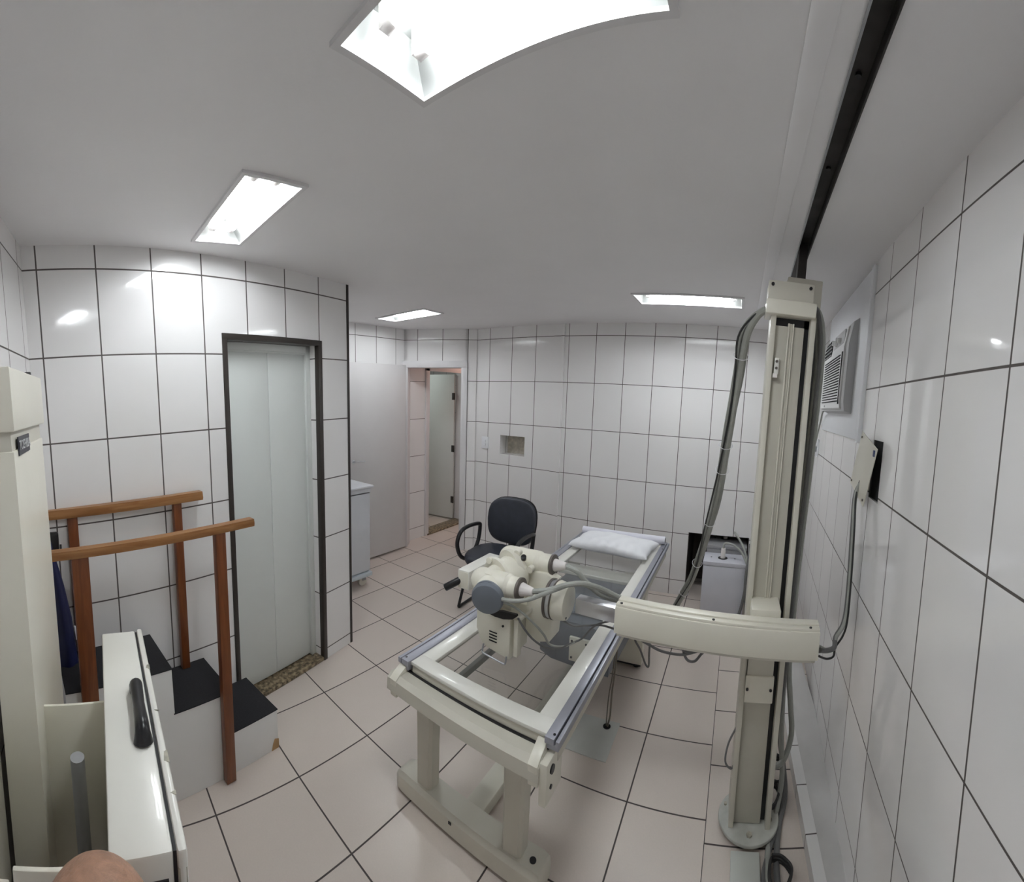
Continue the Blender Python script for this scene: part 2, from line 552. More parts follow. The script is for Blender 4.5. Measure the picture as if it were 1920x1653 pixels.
wall('wall_left', ORG_L, ANG_L, [(-0.28, 0.742, 0, 0.14, 0, H), (1.385, 1.6566, 0, 0.14, 0, H), (0.742, 1.385, 0, 0.14, 1.995, H)], T_LEFT)
wall('wall_closet', ORG_L, ANG_L, [(1.50, 1.656, 0.14, 1.17, 0, H), (0.5, 1.6, 0.6, 0.62, 0, H)], T_LEFT)
wall('wall_front', (-1.80, -0.186, 0), -R(5.8), [(-0.15, 2.45, -0.14, 0, 0, H)], T_LEFT, uoff=0.03)
wall('wall_right', ORG_R, ANG_R, [(-0.55, 1.425, -0.14, 0, 0, H), (1.56, 3.9, -0.14, 0, 0, H), (1.425, 1.56, -0.14, 0, 0, 1.405), (1.425, 1.56, -0.14, 0, 1.63, H)], T_RIGHT)
# back wall: niche at the left, the transformer pit at the right
wall('wall_back', ORG_B, AB, [(-1.60, -0.37, 0, 0.45, 0, H), (-0.37, 0.166, 0, 0.45, 0.583, H), (0.166, 0.80, 0, 0.45, 0, H), (-0.37, 0.166, 0.42, 0.45, 0, 0.583)], T_BACK)
wall('wall_back.001', ORG_B, AB, [(-2.73, -2.327, 0.0, 0.16, 0, H), (-2.327, -2.035, 0.0, 0.16, 0, 1.102), (-2.327, -2.035, 0.0, 0.16, 1.298, H), (-2.035, -1.745, 0, 0.16, 0, H)], T_BACK2)
# two shallow steps of the pier between the two stretches of back wall
wall('wall_back.002', ORG_B, AB, [(-1.745, -1.665, -0.012, 0.16, 0, H), (-1.665, -1.635, -0.024, 0.16, 0, H), (-1.635, -1.60, 0.0, 0.16, 0, H)], T_BACK2, uoff=-0.10)
wall('wall_recess', (-3.29, 0, 0), PI / 2, [(1.3, 3.26, 0, 0.13, 0, H)], T_RECESS)
wall('wall_corridor', (-3.36, 0, 0), PI / 2, [(3.26, 3.66, 0, 0.15, 0, H), (4.45, 5.3, 0, 0.15, 0, H), (3.66, 4.45, 0, 0.15, 2.03, H)], T_RECESS)
wall('wall_corridor.001', (-2.55, 3.66, 0), PI / 2, [(0.1, 1.7, -0.1, 0, 0, H)], T_RECESS)
wall('wall_corridor.002', (-3.5, 5.2, 0), 0, [(0, 1.1, 0, 0.1, 0, H)], T_RECESS)
wall('wall_side_room', (-4.75, 3.0, 0), PI / 2, [(0, 2.3, 0, 0.1, 0, H)], T_RECESS)
wall('wall_side_room.001', (-4.75, 5.2, 0), 0, [(0, 1.3, 0, 0.1, 0, H)], T_RECESS)
wall('wall_side_room.002', (-4.75, 3.0, 0), 0, [(0, 1.3, -0.1, 0, 0, H)], T_RECESS)
# doorway wall, slightly turned
DW0 = Vector((-3.29, 3.22, 0)); DW1 = Vector((-2.715, 3.60, 0))
DWA = math.atan2(DW1.y - DW0.y, DW1.x - DW0.x); DWL = (DW1 - DW0).length
wall('wall_doorway', DW0, DWA, [(-0.02, 0.035, 0.0, 0.10, 0, H), (DWL - 0.03, DWL + 0.09, 0.0, 0.10, 0, H), (0.0, DWL, 0.0, 0.10, 2.03, H)], T_BACK2, uoff=-2.48 - DWL)

# metal door frame of the doorway
b = MB()
b.box(-0.015, 0.045, -0.022, 0.115, 0, 2.055, 0.003)
b.box(DWL - 0.07, DWL - 0.005, -0.022, 0.115, 0, 2.055, 0.003)
b.box(-0.015, DWL - 0.005, -0.024, 0.115, 1.985, 2.057, 0.003)
o = b.build('door_frame', M_FRAMEW); o.location = DW0; o.rotation_euler = (0, 0, DWA); o.name = 'trim_1'; struct(o)

# white door leaf standing open against the recess wall
d2 = thing('door_2', 'wide off-white door leaf folded open flat against the tiled recess wall', 'door', (-3.255, 3.18, 0))
struct(d2)
b = MB(); b.box(0.0, 0.035, -0.78, 0.0, 0.025, 2.008, 0.002); b.build('door_leaf', M_DOORW, d2)
b = MB(); b.cyl((0.035, -0.715, 1.05), (0.075, -0.715, 1.05), 0.008); b.tube([(0.075, -0.72, 1.05), (0.078, -0.68, 1.05), (0.075, -0.60, 1.048)], 0.006)
b.cyl((0.035, -0.715, 1.05), (0.039, -0.715, 1.05), 0.02)
b.build('door_handle', M_CHROME, d2)

# inner doorway of the corridor with its green-grey leaf
b = MB()
b.box(-3.375, -3.345, 3.635, 3.70, 0, 2.04, 0.002); b.box(-3.375, -3.345, 3.635, 4.49, 1.975, 2.04, 0.002)
b.box(-3.375, -3.345, 4.42, 4.49, 0, 2.04, 0.002)
b.box(-3.53, -3.36, 3.66, 3.675, 0, 2.0); b.box(-3.53, -3.36, 4.425, 4.45, 0, 2.0)
struct(b.build('trim_2', M_FRAMEW))
b = MB(); b.box(-3.52, -3.335, 3.675, 4.425, 0.0, 0.016, 0.002); struct(b.build('trim_3', M_GRANITE))
d3 = thing('door_3', 'grey-green laminate door standing open beyond the corridor doorway', 'door', (-3.53, 4.40, 0), R(8))
struct(d3)
b = MB(); b.box(-0.72, 0.0, -0.018, 0.018, 0.02, 1.97, 0.002); b.build('door_leaf', M_DOOR, d3)
for hz in (0.28, 0.98, 1.68):
    b = MB(); b.cyl((0.006, -0.024, hz - 0.045), (0.006, -0.024, hz + 0.045), 0.011); b.box(-0.03, 0.0, -0.022, -0.018, hz - 0.045, hz + 0.045)
    b.build('hinge', M_STEEL, d3)

# closet door in the left wall
d1 = thing('door_1', 'pale grey-green two-leaf closet door in a bronze-trimmed tiled opening', 'door', ORG_L, ANG_L)
struct(d1)
for s0, s1 in ((0.742, 1.0655), (1.068, 1.348)):
    b = MB(); b.box(s0, s1, 0.088, 0.118, 0.03, 1.945, 0.0015); b.build('door_panel', M_DOOR, d1)
b = MB()
b.box(1.348, 1.384, 0.072, 0.125, 0.02, 1.992, 0.002)
b.box(0.742, 1.384, 0.072, 0.125, 1.952, 1.992, 0.002)
b.box(0.742, 1.36, 0.08, 0.125, 1.943, 1.955, 0.001)
b.build('door_frame', M_DOOR, d1)
b = MB(); b.cyl((0.785, 0.072, 0.985), (0.785, 0.09, 0.985), 0.015, bev=0.002); b.box(0.782, 0.788, 0.069, 0.073, 0.979, 0.991); b.build('lock', M_CHROME, d1)
b = MB()
b.box(0.716, 0.745, -0.006, 0.03, 0, 2.022, 0.002); b.box(1.382, 1.412, -0.006, 0.03, 0, 2.022, 0.002); b.box(0.716, 1.412, -0.0065, 0.03, 1.992, 2.022, 0.002)
o = b.build('trim_4', M_BROWN); o.location = ORG_L; o.rotation_euler = (0, 0, ANG_L); struct(o)
b = MB(); b.box(0.742, 1.385, -0.002, 0.13, 0.0, 0.02, 0.002)
o = b.build('trim_5', M_GRANITE); o.location = ORG_L; o.rotation_euler = (0, 0, ANG_L); struct(o)
b = MB(); b.box(1.6415, 1.6605, -0.005, 0.012, 0, H, 0.001)
o = b.build('trim_6', M_BROWN); o.location = ORG_L; o.rotation_euler = (0, 0, ANG_L); struct(o)
# niche lining
b = MB()
b.box(-2.327, -2.035, 0.15, 0.16, 1.102, 1.298); b.box(-2.13, -2.05, 0.12, 0.15, 1.12, 1.23)
o = b.build('trim_7', mat('niche_plaster', (0.52, 0.48, 0.40), 0.7, var=0.3, scale=20)); o.location = ORG_B; o.rotation_euler = (0, 0, AB); struct(o)
# tiled cable curb along the right wall
wall('trim_8', (0.475, 0, 0), PI / 2 - AR * 0.0 + R(1.6), [(-0.5, 3.7, 0.0, 0.045, 0, 0.062)], T_CURB)
wall('trim_9', (0.475, 0, 0), PI / 2 + R(1.6), [(-0.5, 3.7, -0.14, 0.0, 0, 0.057)], mat('reflection_grey_fill', (0.52, 0.51, 0.50), 0.25, var=0.06))  # filler up to the wall, its grey standing in for the greyish reflection there

# ------------------------------------------------------------------ ceiling fixtures


def troffer(cx, cy, lx, ly, label):
    t = thing('ceiling_light', label, 'ceiling light', (cx, cy, ZC), 0, 'recessed fluorescent ceiling lights')
    hx, hy = lx / 2, ly / 2
    b = MB()
    for (x0, x1, y0, y1) in ((-hx, hx, -hy, -hy + 0.016), (-hx, hx, hy - 0.016, hy), (-hx, -hx + 0.016, -hy + 0.016, hy - 0.016), (hx - 0.016, hx, -hy + 0.016, hy - 0.016)):
        b.box(x0, x1, y0, y1, -0.010, 0.0)
    b.build('frame', M_FRAMEW, t)
    # open reflector pan under the ceiling slab
    b = MB()
    a, c, zt = hx - 0.016, hy - 0.016, -0.001
    ia, ic, zi = a - 0.02, c - 0.055, 0.075
    v = [(-a, -c, zt), (a, -c, zt), (a, c, zt), (-a, c, zt), (-ia, -ic, zi), (ia, -ic, zi), (ia, ic, zi), (-ia, ic, zi)]
    b._add([Vector(p) for p in v], [(0, 1, 5, 4), (1, 2, 6, 5), (2, 3, 7, 6), (3, 0, 4, 7), (4, 5, 6, 7)])
    b.build('reflector', M_REFL, t)
    for s in (-1, 1):
        y = s * ly * 0.17
        b = MB(); b.cyl((-ia + 0.055, y, 0.035), (ia - 0.055, y, 0.035), 0.019, n=20); b.build('tube', M_TUBE, t)
        for e in (-1, 1):
            b = MB(); b.cyl((e * (ia - 0.055), y, 0.035), (e * (ia - 0.028), y, 0.035), 0.0198, n=20, bev=0.002)
            b.box(e * (ia - 0.030) - 0.006, e * (ia - 0.030) + 0.006, y - 0.014, y + 0.014, 0.02, 0.075, 0.001)
            b.build('socket', M_PINKW, t)
    return t


troffer(-0.452, 0.655, 0.58, 0.27, 'large ceiling light nearest the viewer, cut off by the top edge')
troffer(-1.53, 0.66, 0.58, 0.235, 'ceiling light with two bright tubes above the closet door and stairs')
troffer(-2.665, 2.66, 0.60, 0.25, 'ceiling light over the recess with the open white door')
troffer(-0.39, 2.79, 0.72, 0.27, 'ceiling light at the far right above the pillow end of the table')
# the slab openings above the fixtures
for cx, cy, lx, ly in ((-0.452, 0.655, 0.58, 0.27), (-1.53, 0.66, 0.58, 0.235), (-2.665, 2.66, 0.60, 0.25), (-0.39, 2.79, 0.72, 0.27)):
    pass

l = bpy.data.lights.new('corridor_lamp', 'AREA'); l.energy = 1.2; l.color = (1.0, 0.62, 0.5); l.size = 0.3
o = bpy.data.objects.new('corridor_lamp', l); sc.collection.objects.link(o); o.location = (-2.95, 4.6, 2.3)
l = bpy.data.lights.new('side_room_lamp', 'AREA'); l.energy = 1.3; l.color = (0.9, 1.0, 0.96); l.size = 0.4
o = bpy.data.objects.new('side_room_lamp', l); sc.collection.objects.link(o); o.location = (-4.1, 3.7, 2.3)

# ------------------------------------------------------------------ ceiling rail and floor rail of the tube stand
rail = thing('ceiling_rail', 'dark steel guide rail sunk in the ceiling, running to the tube column', 'rail', (SLX(1.1, 0.025), 1.1, ZC), -0.028)
b = MB(); b.box(-0.0245, 0.0245, -2.0, 2.0, 0.03, 0.045); b.build('channel', M_STEEL, rail)
b = MB(); b.box(-0.028, -0.023, -2.0, 2.0, -0.006, 0.05, 0.001); b.build('flange', M_STEELG, rail)
b = MB(); b.box(0.021, 0.0255, -2.0, 2.0, -0.008, 0.05, 0.001); b.build('flange', M_STEEL, rail)
for yy in (-0.55, -0.2, 0.15, 0.75):
    b = MB(); b.cyl((0, yy, 0.03), (0, yy, 0.024), 0.007, n=12); b.build('bolt', M_BLACK, rail)
b = MB(); b.box(0.062, 0.112, -0.9, 2.9, H - 0.004, H + 0.002, 0.001)
struct(b.build('trim_10', M_PAINT))

frl = MB(); frl.box(0.098, 0.208, -0.30, 1.49, 0.0, 0.02, 0.003)
tag(frl.build('floor_rail', mat('greenish_enamel', (0.60, 0.62, 0.58), 0.4, var=0.05), origin=(0.15, 0.6, 0)), 'pale flat floor rail leading from the foot of the tube column', 'rail')

# ------------------------------------------------------------------ tube column
col = thing('tube_column', 'tall cream steel tube column with cable-wrapped back standing by the right wall', 'x-ray column', (0.165, 1.62, 0))


def C(b, name, m, parent):          # world coordinates -> local of the column
    me_shift = Matrix.Translation((-0.165, -1.62, 0))
    for v in b.bm.verts:
        v.co = me_shift @ v.co
    return b.build(name, m, parent)


b = MB(); b.cyl((0.168, 1.62, 0.021), (0.168, 1.62, 0.036), 0.125, n=48, bev=0.004); base = C(b, 'base_plate', mat('worn_base', (0.50, 0.51, 0.47), 0.45, var=0.25, scale=12), col)
b = MB(); b.cyl((0.168, 1.535, 0.036), (0.168, 1.535, 0.043), 0.012, n=6); b.cyl((0.255, 1.60, 0.036), (0.255, 1.60, 0.043), 0.009, n=6); b.cyl((0.07, 1.66, 0.036), (0.07, 1.66, 0.043), 0.007, n=6)
C(b, 'bolt', M_WORN, base)
# extruded post: outer flanges, recessed web, ribs and the dark belt slot
b = MB()
b.box(0.084, 0.104, 1.560, 1.700, 0.036, 2.06, 0.002)
b.box(0.232, 0.252, 1.560, 1.700, 0.036, 2.06, 0.002)
b.box(0.084, 0.252, 1.690, 1.702, 0.036, 2.06, 0.002)
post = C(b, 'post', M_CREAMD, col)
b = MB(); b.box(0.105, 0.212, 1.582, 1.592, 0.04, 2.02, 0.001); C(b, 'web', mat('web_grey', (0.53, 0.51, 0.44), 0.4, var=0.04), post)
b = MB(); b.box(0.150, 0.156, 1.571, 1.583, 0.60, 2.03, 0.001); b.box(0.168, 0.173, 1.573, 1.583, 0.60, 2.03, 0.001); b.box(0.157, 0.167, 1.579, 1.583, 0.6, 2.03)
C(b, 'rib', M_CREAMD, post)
b = MB(); b.box(0.2125, 0.2315, 1.60, 1.615, 0.04, 2.06); C(b, 'belt', M_BLACK, post)
b = MB(); b.box(0.105, 0.231, 1.600, 1.612, 2.02, 2.07); C(b, 'shadow_gap', M_BLACK, post)
b = MB(); b.box(0.111, 0.128, 1.566, 1.583, 1.84, 1.90, 0.002); C(b, 'bracket', M_CREAMW, post)
b = MB(); b.cyl((0.119, 1.560, 1.887), (0.119, 1.567, 1.887), 0.005, n=12); b.cyl((0.119, 1.560, 1.862), (0.119, 1.567, 1.862), 0.005, n=12); C(b, 'screw', M_RING, post)
b = MB(); b.box(0.107, 0.124, 1.552, 1.583, 1.826, 1.842, 0.002); C(b, 'stop', M_PINKW, post)
# head of the post
b = MB(); b.box(0.066, 0.232, 1.545, 1.66, 2.10, 2.172, 0.004); cap = C(b, 'cap', M_CREAMD, col)
b = MB(); b.box(0.062, 0.246, 1.535, 1.66, 2.052, 2.105, 0.006); C(b, 'cap_lip', M_CREAM, cap)
for xx in (0.080, 0.218):
    b = MB(); b.cyl((xx, 1.538, 2.156), (xx, 1.546, 2.156), 0.006, n=12); C(b, 'screw', M_BLACK, cap)
b = MB(); b.box(0.148, 0.290, 1.72, 1.80, 2.10, 2.245, 0.004); C(b, 'head_plate', M_CREAMD, col)
b = MB(); b.box(0.192, 0.228, 1.80, 1.86, 2.16, 2.41, 0.002); C(b, 'ceiling_slider', M_STEEL, col)
b = MB(); b.box(0.10, 0.236, 1.700, 1.735, 0.12, 2.05, 0.003); C(b, 'rear_channel', M_CREAMD, col)
# sliding carriage behind the cross arm, with the lower plate
b = MB(); b.box(0.098, 0.206, 1.47, 1.60, 0.84, 0.985, 0.004); car = C(b, 'carriage', M_CREAM, col)
b = MB(); b.box(0.104, 0.214, 1.548, 1.56, 0.574, 0.682, 0.003); C(b, 'carriage_plate', M_CREAM, car)
for xx in (0.112, 0.203):
    b = MB(); b.cyl((xx, 1.543, 0.63), (xx, 1.549, 0.63), 0.0055, n=12); C(b, 'screw', M_BLACK, car)
b = MB(); b.box(0.108, 0.209, 1.556, 1.57, 0.68, 0.85, 0.001); b.box(0.080, 0.098, 1.548, 1.562, 0.66, 0.90, 0.001); C(b, 'cover_strip', M_CREAMD, car)

# ------------------------------------------------------------------ cross arm carried by the column
arm = thing('cross_arm', 'long cream horizontal arm box fixed across the front of the column', 'x-ray arm', (-0.395, 1.425, 0), -R(3.2))
b = MB(); b.box(0.0, 0.735, 0.0, 0.068, 0.848, 0.952, 0.005); box = b.build('housing', M_CREAM, arm)
b = MB(); b.box(0.002, 0.733, 0.004, 0.03, 0.950, 0.962, 0.003); b.box(0.002, 0.733, 0.032, 0.068, 0.950, 0.966, 0.003); b.build('top_cover', M_CREAM, arm)
for xx, zz in ((0.022, 0.962), (0.36, 0.962), (0.70, 0.962)):
    b = MB(); b.cyl((xx, 0.012, zz), (xx, 0.012, zz + 0.003), 0.005, n=12); b.build('screw', M_BLACK, arm)
b = MB(); b.box(0.01, 0.725, 0.006, 0.062, 0.838, 0.848, 0.002); b.build('bottom_lip', M_CREAMD, arm)
b = MB(); b.box(-0.165, 0.0, 0.012, 0.060, 0.878, 0.936, 0.003); ch = b.build('telescopic_bar', M_CHROME, arm)
b = MB()
for dz in (0.9, 0.914, 0.928):
    b.cyl((-0.168, 0.024, dz), (-0.164, 0.024, dz), 0.004, n=10)
b.build('bolt', M_BLACK, ch)

# ------------------------------------------------------------------ x-ray tube head
tube = thing('x_ray_tube_head', 'cream x-ray tube head with two cable horns and grey round end cap', 'x-ray tube', (-0.85, 1.42, 0.66))
TS = Vector((-0.85, 1.42, 0.66))


def T(b, name, m, parent, smooth=35):
    for v in b.bm.verts:
        v.co -= TS
    return b.build(name, m, parent, smooth=smooth)


# joint towards the arm
b = MB(); b.cyl((-0.585, 1.45, 0.912), (-0.638, 1.45, 0.912), 0.068, 0.076, n=40, bev=0.006); jt = T(b, 'rotation_joint', M_CREAM, tube)
b = MB(); b.cyl((-0.638, 1.45, 0.912), (-0.660, 1.45, 0.912), 0.074, n=40); T(b, 'joint_band', M_CHROME, jt)
b = MB(); b.ring((-0.636, 1.45, 0.912), (-0.641, 1.45, 0.912), 0.077, 0.05, 40); b.ring((-0.657, 1.45, 0.912), (-0.668, 1.45, 0.912), 0.077, 0.05, 40); T(b, 'joint_ring', M_RING, jt)
b = MB(); b.cyl((-0.588, 1.422, 0.862), (-0.583, 1.422, 0.862), 0.005, n=10); T(b, 'screw', M_BLACK, jt)
# housing
b = MB(); b.cyl((-0.865, 1.30, 0.958), (-0.865, 1.58, 0.985), 0.062, n=36, bev=0.012)
b.ball((-0.845, 1.435, 0.965), 0.080, 0.085, 0.078, n=32)
hs = T(b, 'housing', M_CREAM, tube)
b = MB(); b.cyl((-0.832, 1.243, 0.943), (-0.838, 1.262, 0.945), 0.059, 0.063, n=48, bev=0.004); b.cyl((-0.838, 1.262, 0.945), (-0.84, 1.275, 0.946), 0.063, n=40, bev=0.003)
T(b, 'end_cap', M_GREYCAP, tube)
b = MB(); b.cyl((-0.842, 1.27, 0.947), (-0.862, 1.34, 0.958), 0.058, 0.066, n=36); T(b, 'neck', M_CREAM, tube)
# flange collar between the horns
b = MB(); b.ring((-0.86, 1.455, 0.972), (-0.85, 1.475, 0.974), 0.090, 0.05, 44)
for an in (20, 75):
    ca, sa = math.cos(R(an)), math.sin(R(an))
    b.cyl((-0.85 + 0.089 * ca, 1.452, 0.972 + 0.089 * sa), (-0.85 + 0.089 * ca, 1.478, 0.974 + 0.089 * sa), 0.014, n=14)
T(b, 'collar', M_CREAM, tube)
b = MB(); b.ring((-0.872, 1.372, 0.965), (-0.866, 1.388, 0.966), 0.086, 0.05, 44); b.cyl((-0.91, 1.37, 1.035), (-0.91, 1.39, 1.035), 0.013, n=14)
T(b, 'collar', M_CREAM, tube)
b = MB(); b.cyl((-0.79, 1.445, 1.045), (-0.785, 1.435, 1.062), 0.011, n=16, bev=0.002); T(b, 'knob', M_BLACK, tube)
for (p0, p1, p2, p3) in (((-0.905, 1.325, 0.972), (-0.79, 1.33, 0.978), (-0.742, 1.33, 0.979), (-0.682, 1.33, 0.981)),
                         ((-0.905, 1.535, 1.000), (-0.76, 1.525, 1.012), (-0.695, 1.52, 1.017), (-0.633, 1.52, 1.024))):
    b = MB()
    p0, p1, p2, p3 = map(Vector, (p0, p1, p2, p3))
    b.ball(p0, 0.050, n=24); b.cyl(p0, p1, 0.050, 0.047, n=30); b.cyl(p1, p1.lerp(p2, 0.3), 0.047, 0.040, n=30); b.cyl(p1.lerp(p2, 0.3), p2, 0.040, n=30)
    hn = T(b, 'cable_horn', M_CREAM, tube)
    d = (p3 - p2).normalized()
    b = MB(); b.cyl(p2, p2 + d * 0.011, 0.043, n=30, bev=0.002); T(b, 'ring_nut', M_RING, hn)
    b = MB(); b.cyl(p2 + d * 0.01, p3, 0.026, 0.015, n=24, bev=0.003); T(b, 'cable_gland', M_PINKW, hn)
# yoke
b = MB()
b.box(-0.905, -0.79, 1.36, 1.53, 0.835, 0.925, 0.012)
b.prism([(-0.83, 0.84), (-0.67, 0.855), (-0.655, 0.975), (-0.70, 0.995), (-0.80, 0.985)], 0.05, Matrix.Translation((0, 1.525, 0)) @ Matrix.Rotation(PI / 2, 4, 'X'), 0.004)
T(b, 'yoke', M_CREAM, tube)
b = MB(); b.prism([(-0.72, 0.72), (-0.655, 0.74), (-0.64, 0.90), (-0.70, 0.93), (-0.76, 0.9), (-0.765, 0.76)], 0.10, Matrix.Translation((0, 1.53, 0)) @ Matrix.Rotation(PI / 2, 4, 'X'), 0.006)
T(b, 'carrier', M_CREAM, tube)
# collimator box
b = MB(); b.prism([(-0.932, 0.845), (-0.932, 0.765), (-0.912, 0.735), (-0.900, 0.702), (-0.775, 0.682), (-0.775, 0.845)], 0.150, Matrix.Translation((0, 1.475, 0)) @ Matrix.Rotation(PI / 2, 4, 'X'), 0.004)
cl = T(b, 'collimator', M_CREAM, tube)
b = MB()
for k in range(4):
    b.box(-0.868, -0.832, 1.3225, 1.3255, 0.770 - k * 0.0125, 0.774 - k * 0.0125)
T(b, 'vent_slots', M_DARK, cl)
b = MB(); b.cyl((-0.805, 1.321, 0.812), (-0.805, 1.326, 0.812), 0.0045, n=12); T(b, 'screw', M_BLACK, cl)
b = MB(); b.prism([(-0.872, 0.846), (-0.845, 0.864), (-0.81, 0.874), (-0.745, 0.879), (-0.742, 0.872), (-0.76, 0.856), (-0.80, 0.844), (-0.84, 0.842)], 0.012, Matrix.Translation((0, 1.33, 0)) @ Matrix.Rotation(PI / 2, 4, 'X'))
T(b, 'window', M_BLACK, cl)
b = MB(); b.box(-0.885, -0.735, 1.335, 1.49, 0.845, 0.862, 0.003); b.box(-0.760, -0.742, 1.33, 1.36, 0.70, 0.85, 0.002); T(b, 'top_flange', M_CREAM, cl)
b = MB(); b.tube([(-0.888, 1.315, 0.715), (-0.890, 1.312, 0.692), (-0.886, 1.308, 0.681), (-0.84, 1.308, 0.676), (-0.79, 1.308, 0.671), (-0.782, 1.310, 0.675), (-0.780, 1.314, 0.70)], 0.0035, n=8, sub=4)
T(b, 'wire_handle', M_STEELG, cl)
# control box and its grip
b = MB(); b.box(-1.105, -1.045, 1.42, 1.67, 0.848, 0.932, 0.003); cbx = T(b, 'control_box', M_CREAMW, tube)
b = MB(); b.box(-1.10, -1.05, 1.418, 1.423, 0.853, 0.927, 0.001)
T(b, 'end_plate', M_CREAM, cbx)
b = MB(); b.box(-1.05, -0.90, 1.56, 1.60, 0.885, 0.925, 0.003); T(b, 'bracket', M_CREAM, cbx)
b = MB(); b.cyl((-1.088, 1.44, 0.888), (-1.152, 1.385, 0.842), 0.0165, n=24, bev=0.005); T(b, 'grip', M_BLACK, cbx)

# ------------------------------------------------------------------ cables of the tube head


def cable(name, label, pts, r, m, group=None, sub=6, radii=None, cat='cable'):
    b = MB(); b.tube(pts, r, n=10, sub=sub, radii=radii)
    o = b.build(name, m, origin=pts[0])
    return tag(o, label, cat, group)


cable('high_tension_cable', 'thick grey cable looping from the front horn of the tube head to the arm', [(-0.690, 1.33, 0.981), (-0.631, 1.36, 0.990), (-0.584, 1.40, 1.003), (-0.536, 1.43, 1.008), (-0.499, 1.47, 0.990), (-0.455, 1.515, 0.958), (-0.40, 1.54, 0.925)], 0.0105, M_CABLE)
cable('high_tension_cable', 'thick grey cable curving from the rear horn of the tube head to the arm', [(-0.640, 1.52, 1.023), (-0.59, 1.525, 1.010), (-0.556, 1.53, 0.978), (-0.525, 1.54, 0.952), (-0.475, 1.555, 0.935), (-0.40, 1.565, 0.915)], 0.0105, M_CABLE)
cable('control_cable', 'grey cable from the round grey end cap passing under the front horn', [(-0.80, 1.268, 0.952), (-0.743, 1.272, 0.955), (-0.688, 1.29, 0.966), (-0.643, 1.33, 0.982), (-0.60, 1.39, 0.992), (-0.565, 1.46, 0.992), (-0.524, 1.51, 0.962), (-0.484, 1.545, 0.92), (-0.40, 1.59, 0.885)], 0.008, M_CABLE)
cable('signal_cable', 'thin grey cable drooping from the end cap across the collimator side', [(-0.805, 1.27, 0.935), (-0.76, 1.285, 0.932), (-0.715, 1.305, 0.905), (-0.675, 1.34, 0.852), (-0.66, 1.39, 0.79), (-0.655, 1.44, 0.725), (-0.62, 1.49, 0.70), (-0.585, 1.53, 0.706)], 0.0045, M_CABLE)
cable('signal_cable', 'dark bundled thin cable sagging beside the collimator towards the table', [(-0.74, 1.325, 0.865), (-0.712, 1.335, 0.82), (-0.690, 1.37, 0.768), (-0.665, 1.42, 0.722), (-0.632, 1.47, 0.70), (-0.595, 1.52, 0.705), (-0.56, 1.55, 0.72), (-0.5, 1.53, 0.80), (-0.42, 1.51, 0.85)], 0.004, M_CABLED)
cable('signal_cable', 'thin dark cable sagging from the round joint to the underside of the arm', [(-0.62, 1.45, 0.836), (-0.568, 1.46, 0.818), (-0.516, 1.47, 0.826), (-0.452, 1.47, 0.842), (-0.37, 1.46, 0.840)], 0.004, M_CABLED)
cable('hanging_cable', 'dark cable coiled in a small loop under the cross arm', [(-0.33, 1.47, 0.835), (-0.305, 1.49, 0.806), (-0.276, 1.5, 0.788), (-0.223, 1.5, 0.770), (-0.152, 1.5, 0.768), (-0.103, 1.5, 0.784), (-0.068, 1.5, 0.807), (-0.100, 1.505, 0.814), (-0.140, 1.505, 0.792), (-0.125, 1.505, 0.750), (-0.095, 1.505, 0.748), (-0.067, 1.50, 0.788), (-0.03, 1.49, 0.82), (0.0, 1.47, 0.835)], 0.005, M_CABLED)
cable('hanging_cable', 'second short dark loop tied under the middle of the cross arm', [(-0.02, 1.47, 0.835), (-0.055, 1.495, 0.81), (-0.11, 1.495, 0.785), (-0.145, 1.495, 0.795), (-0.12, 1.49, 0.812), (-0.06, 1.485, 0.815), (-0.02, 1.47, 0.83)], 0.005, M_CABLED)

# ------------------------------------------------------------------ x-ray table
tb = thing('x_ray_table', 'long cream x-ray table with clear see-through top and aluminium side rails', 'x-ray table', (-0.80, 1.1, 0))


def TB(b, name, m, parent):
    for v in b.bm.verts:
        v.co -= Vector((-0.80, 1.1, 0))
    return b.build(name, m, parent)


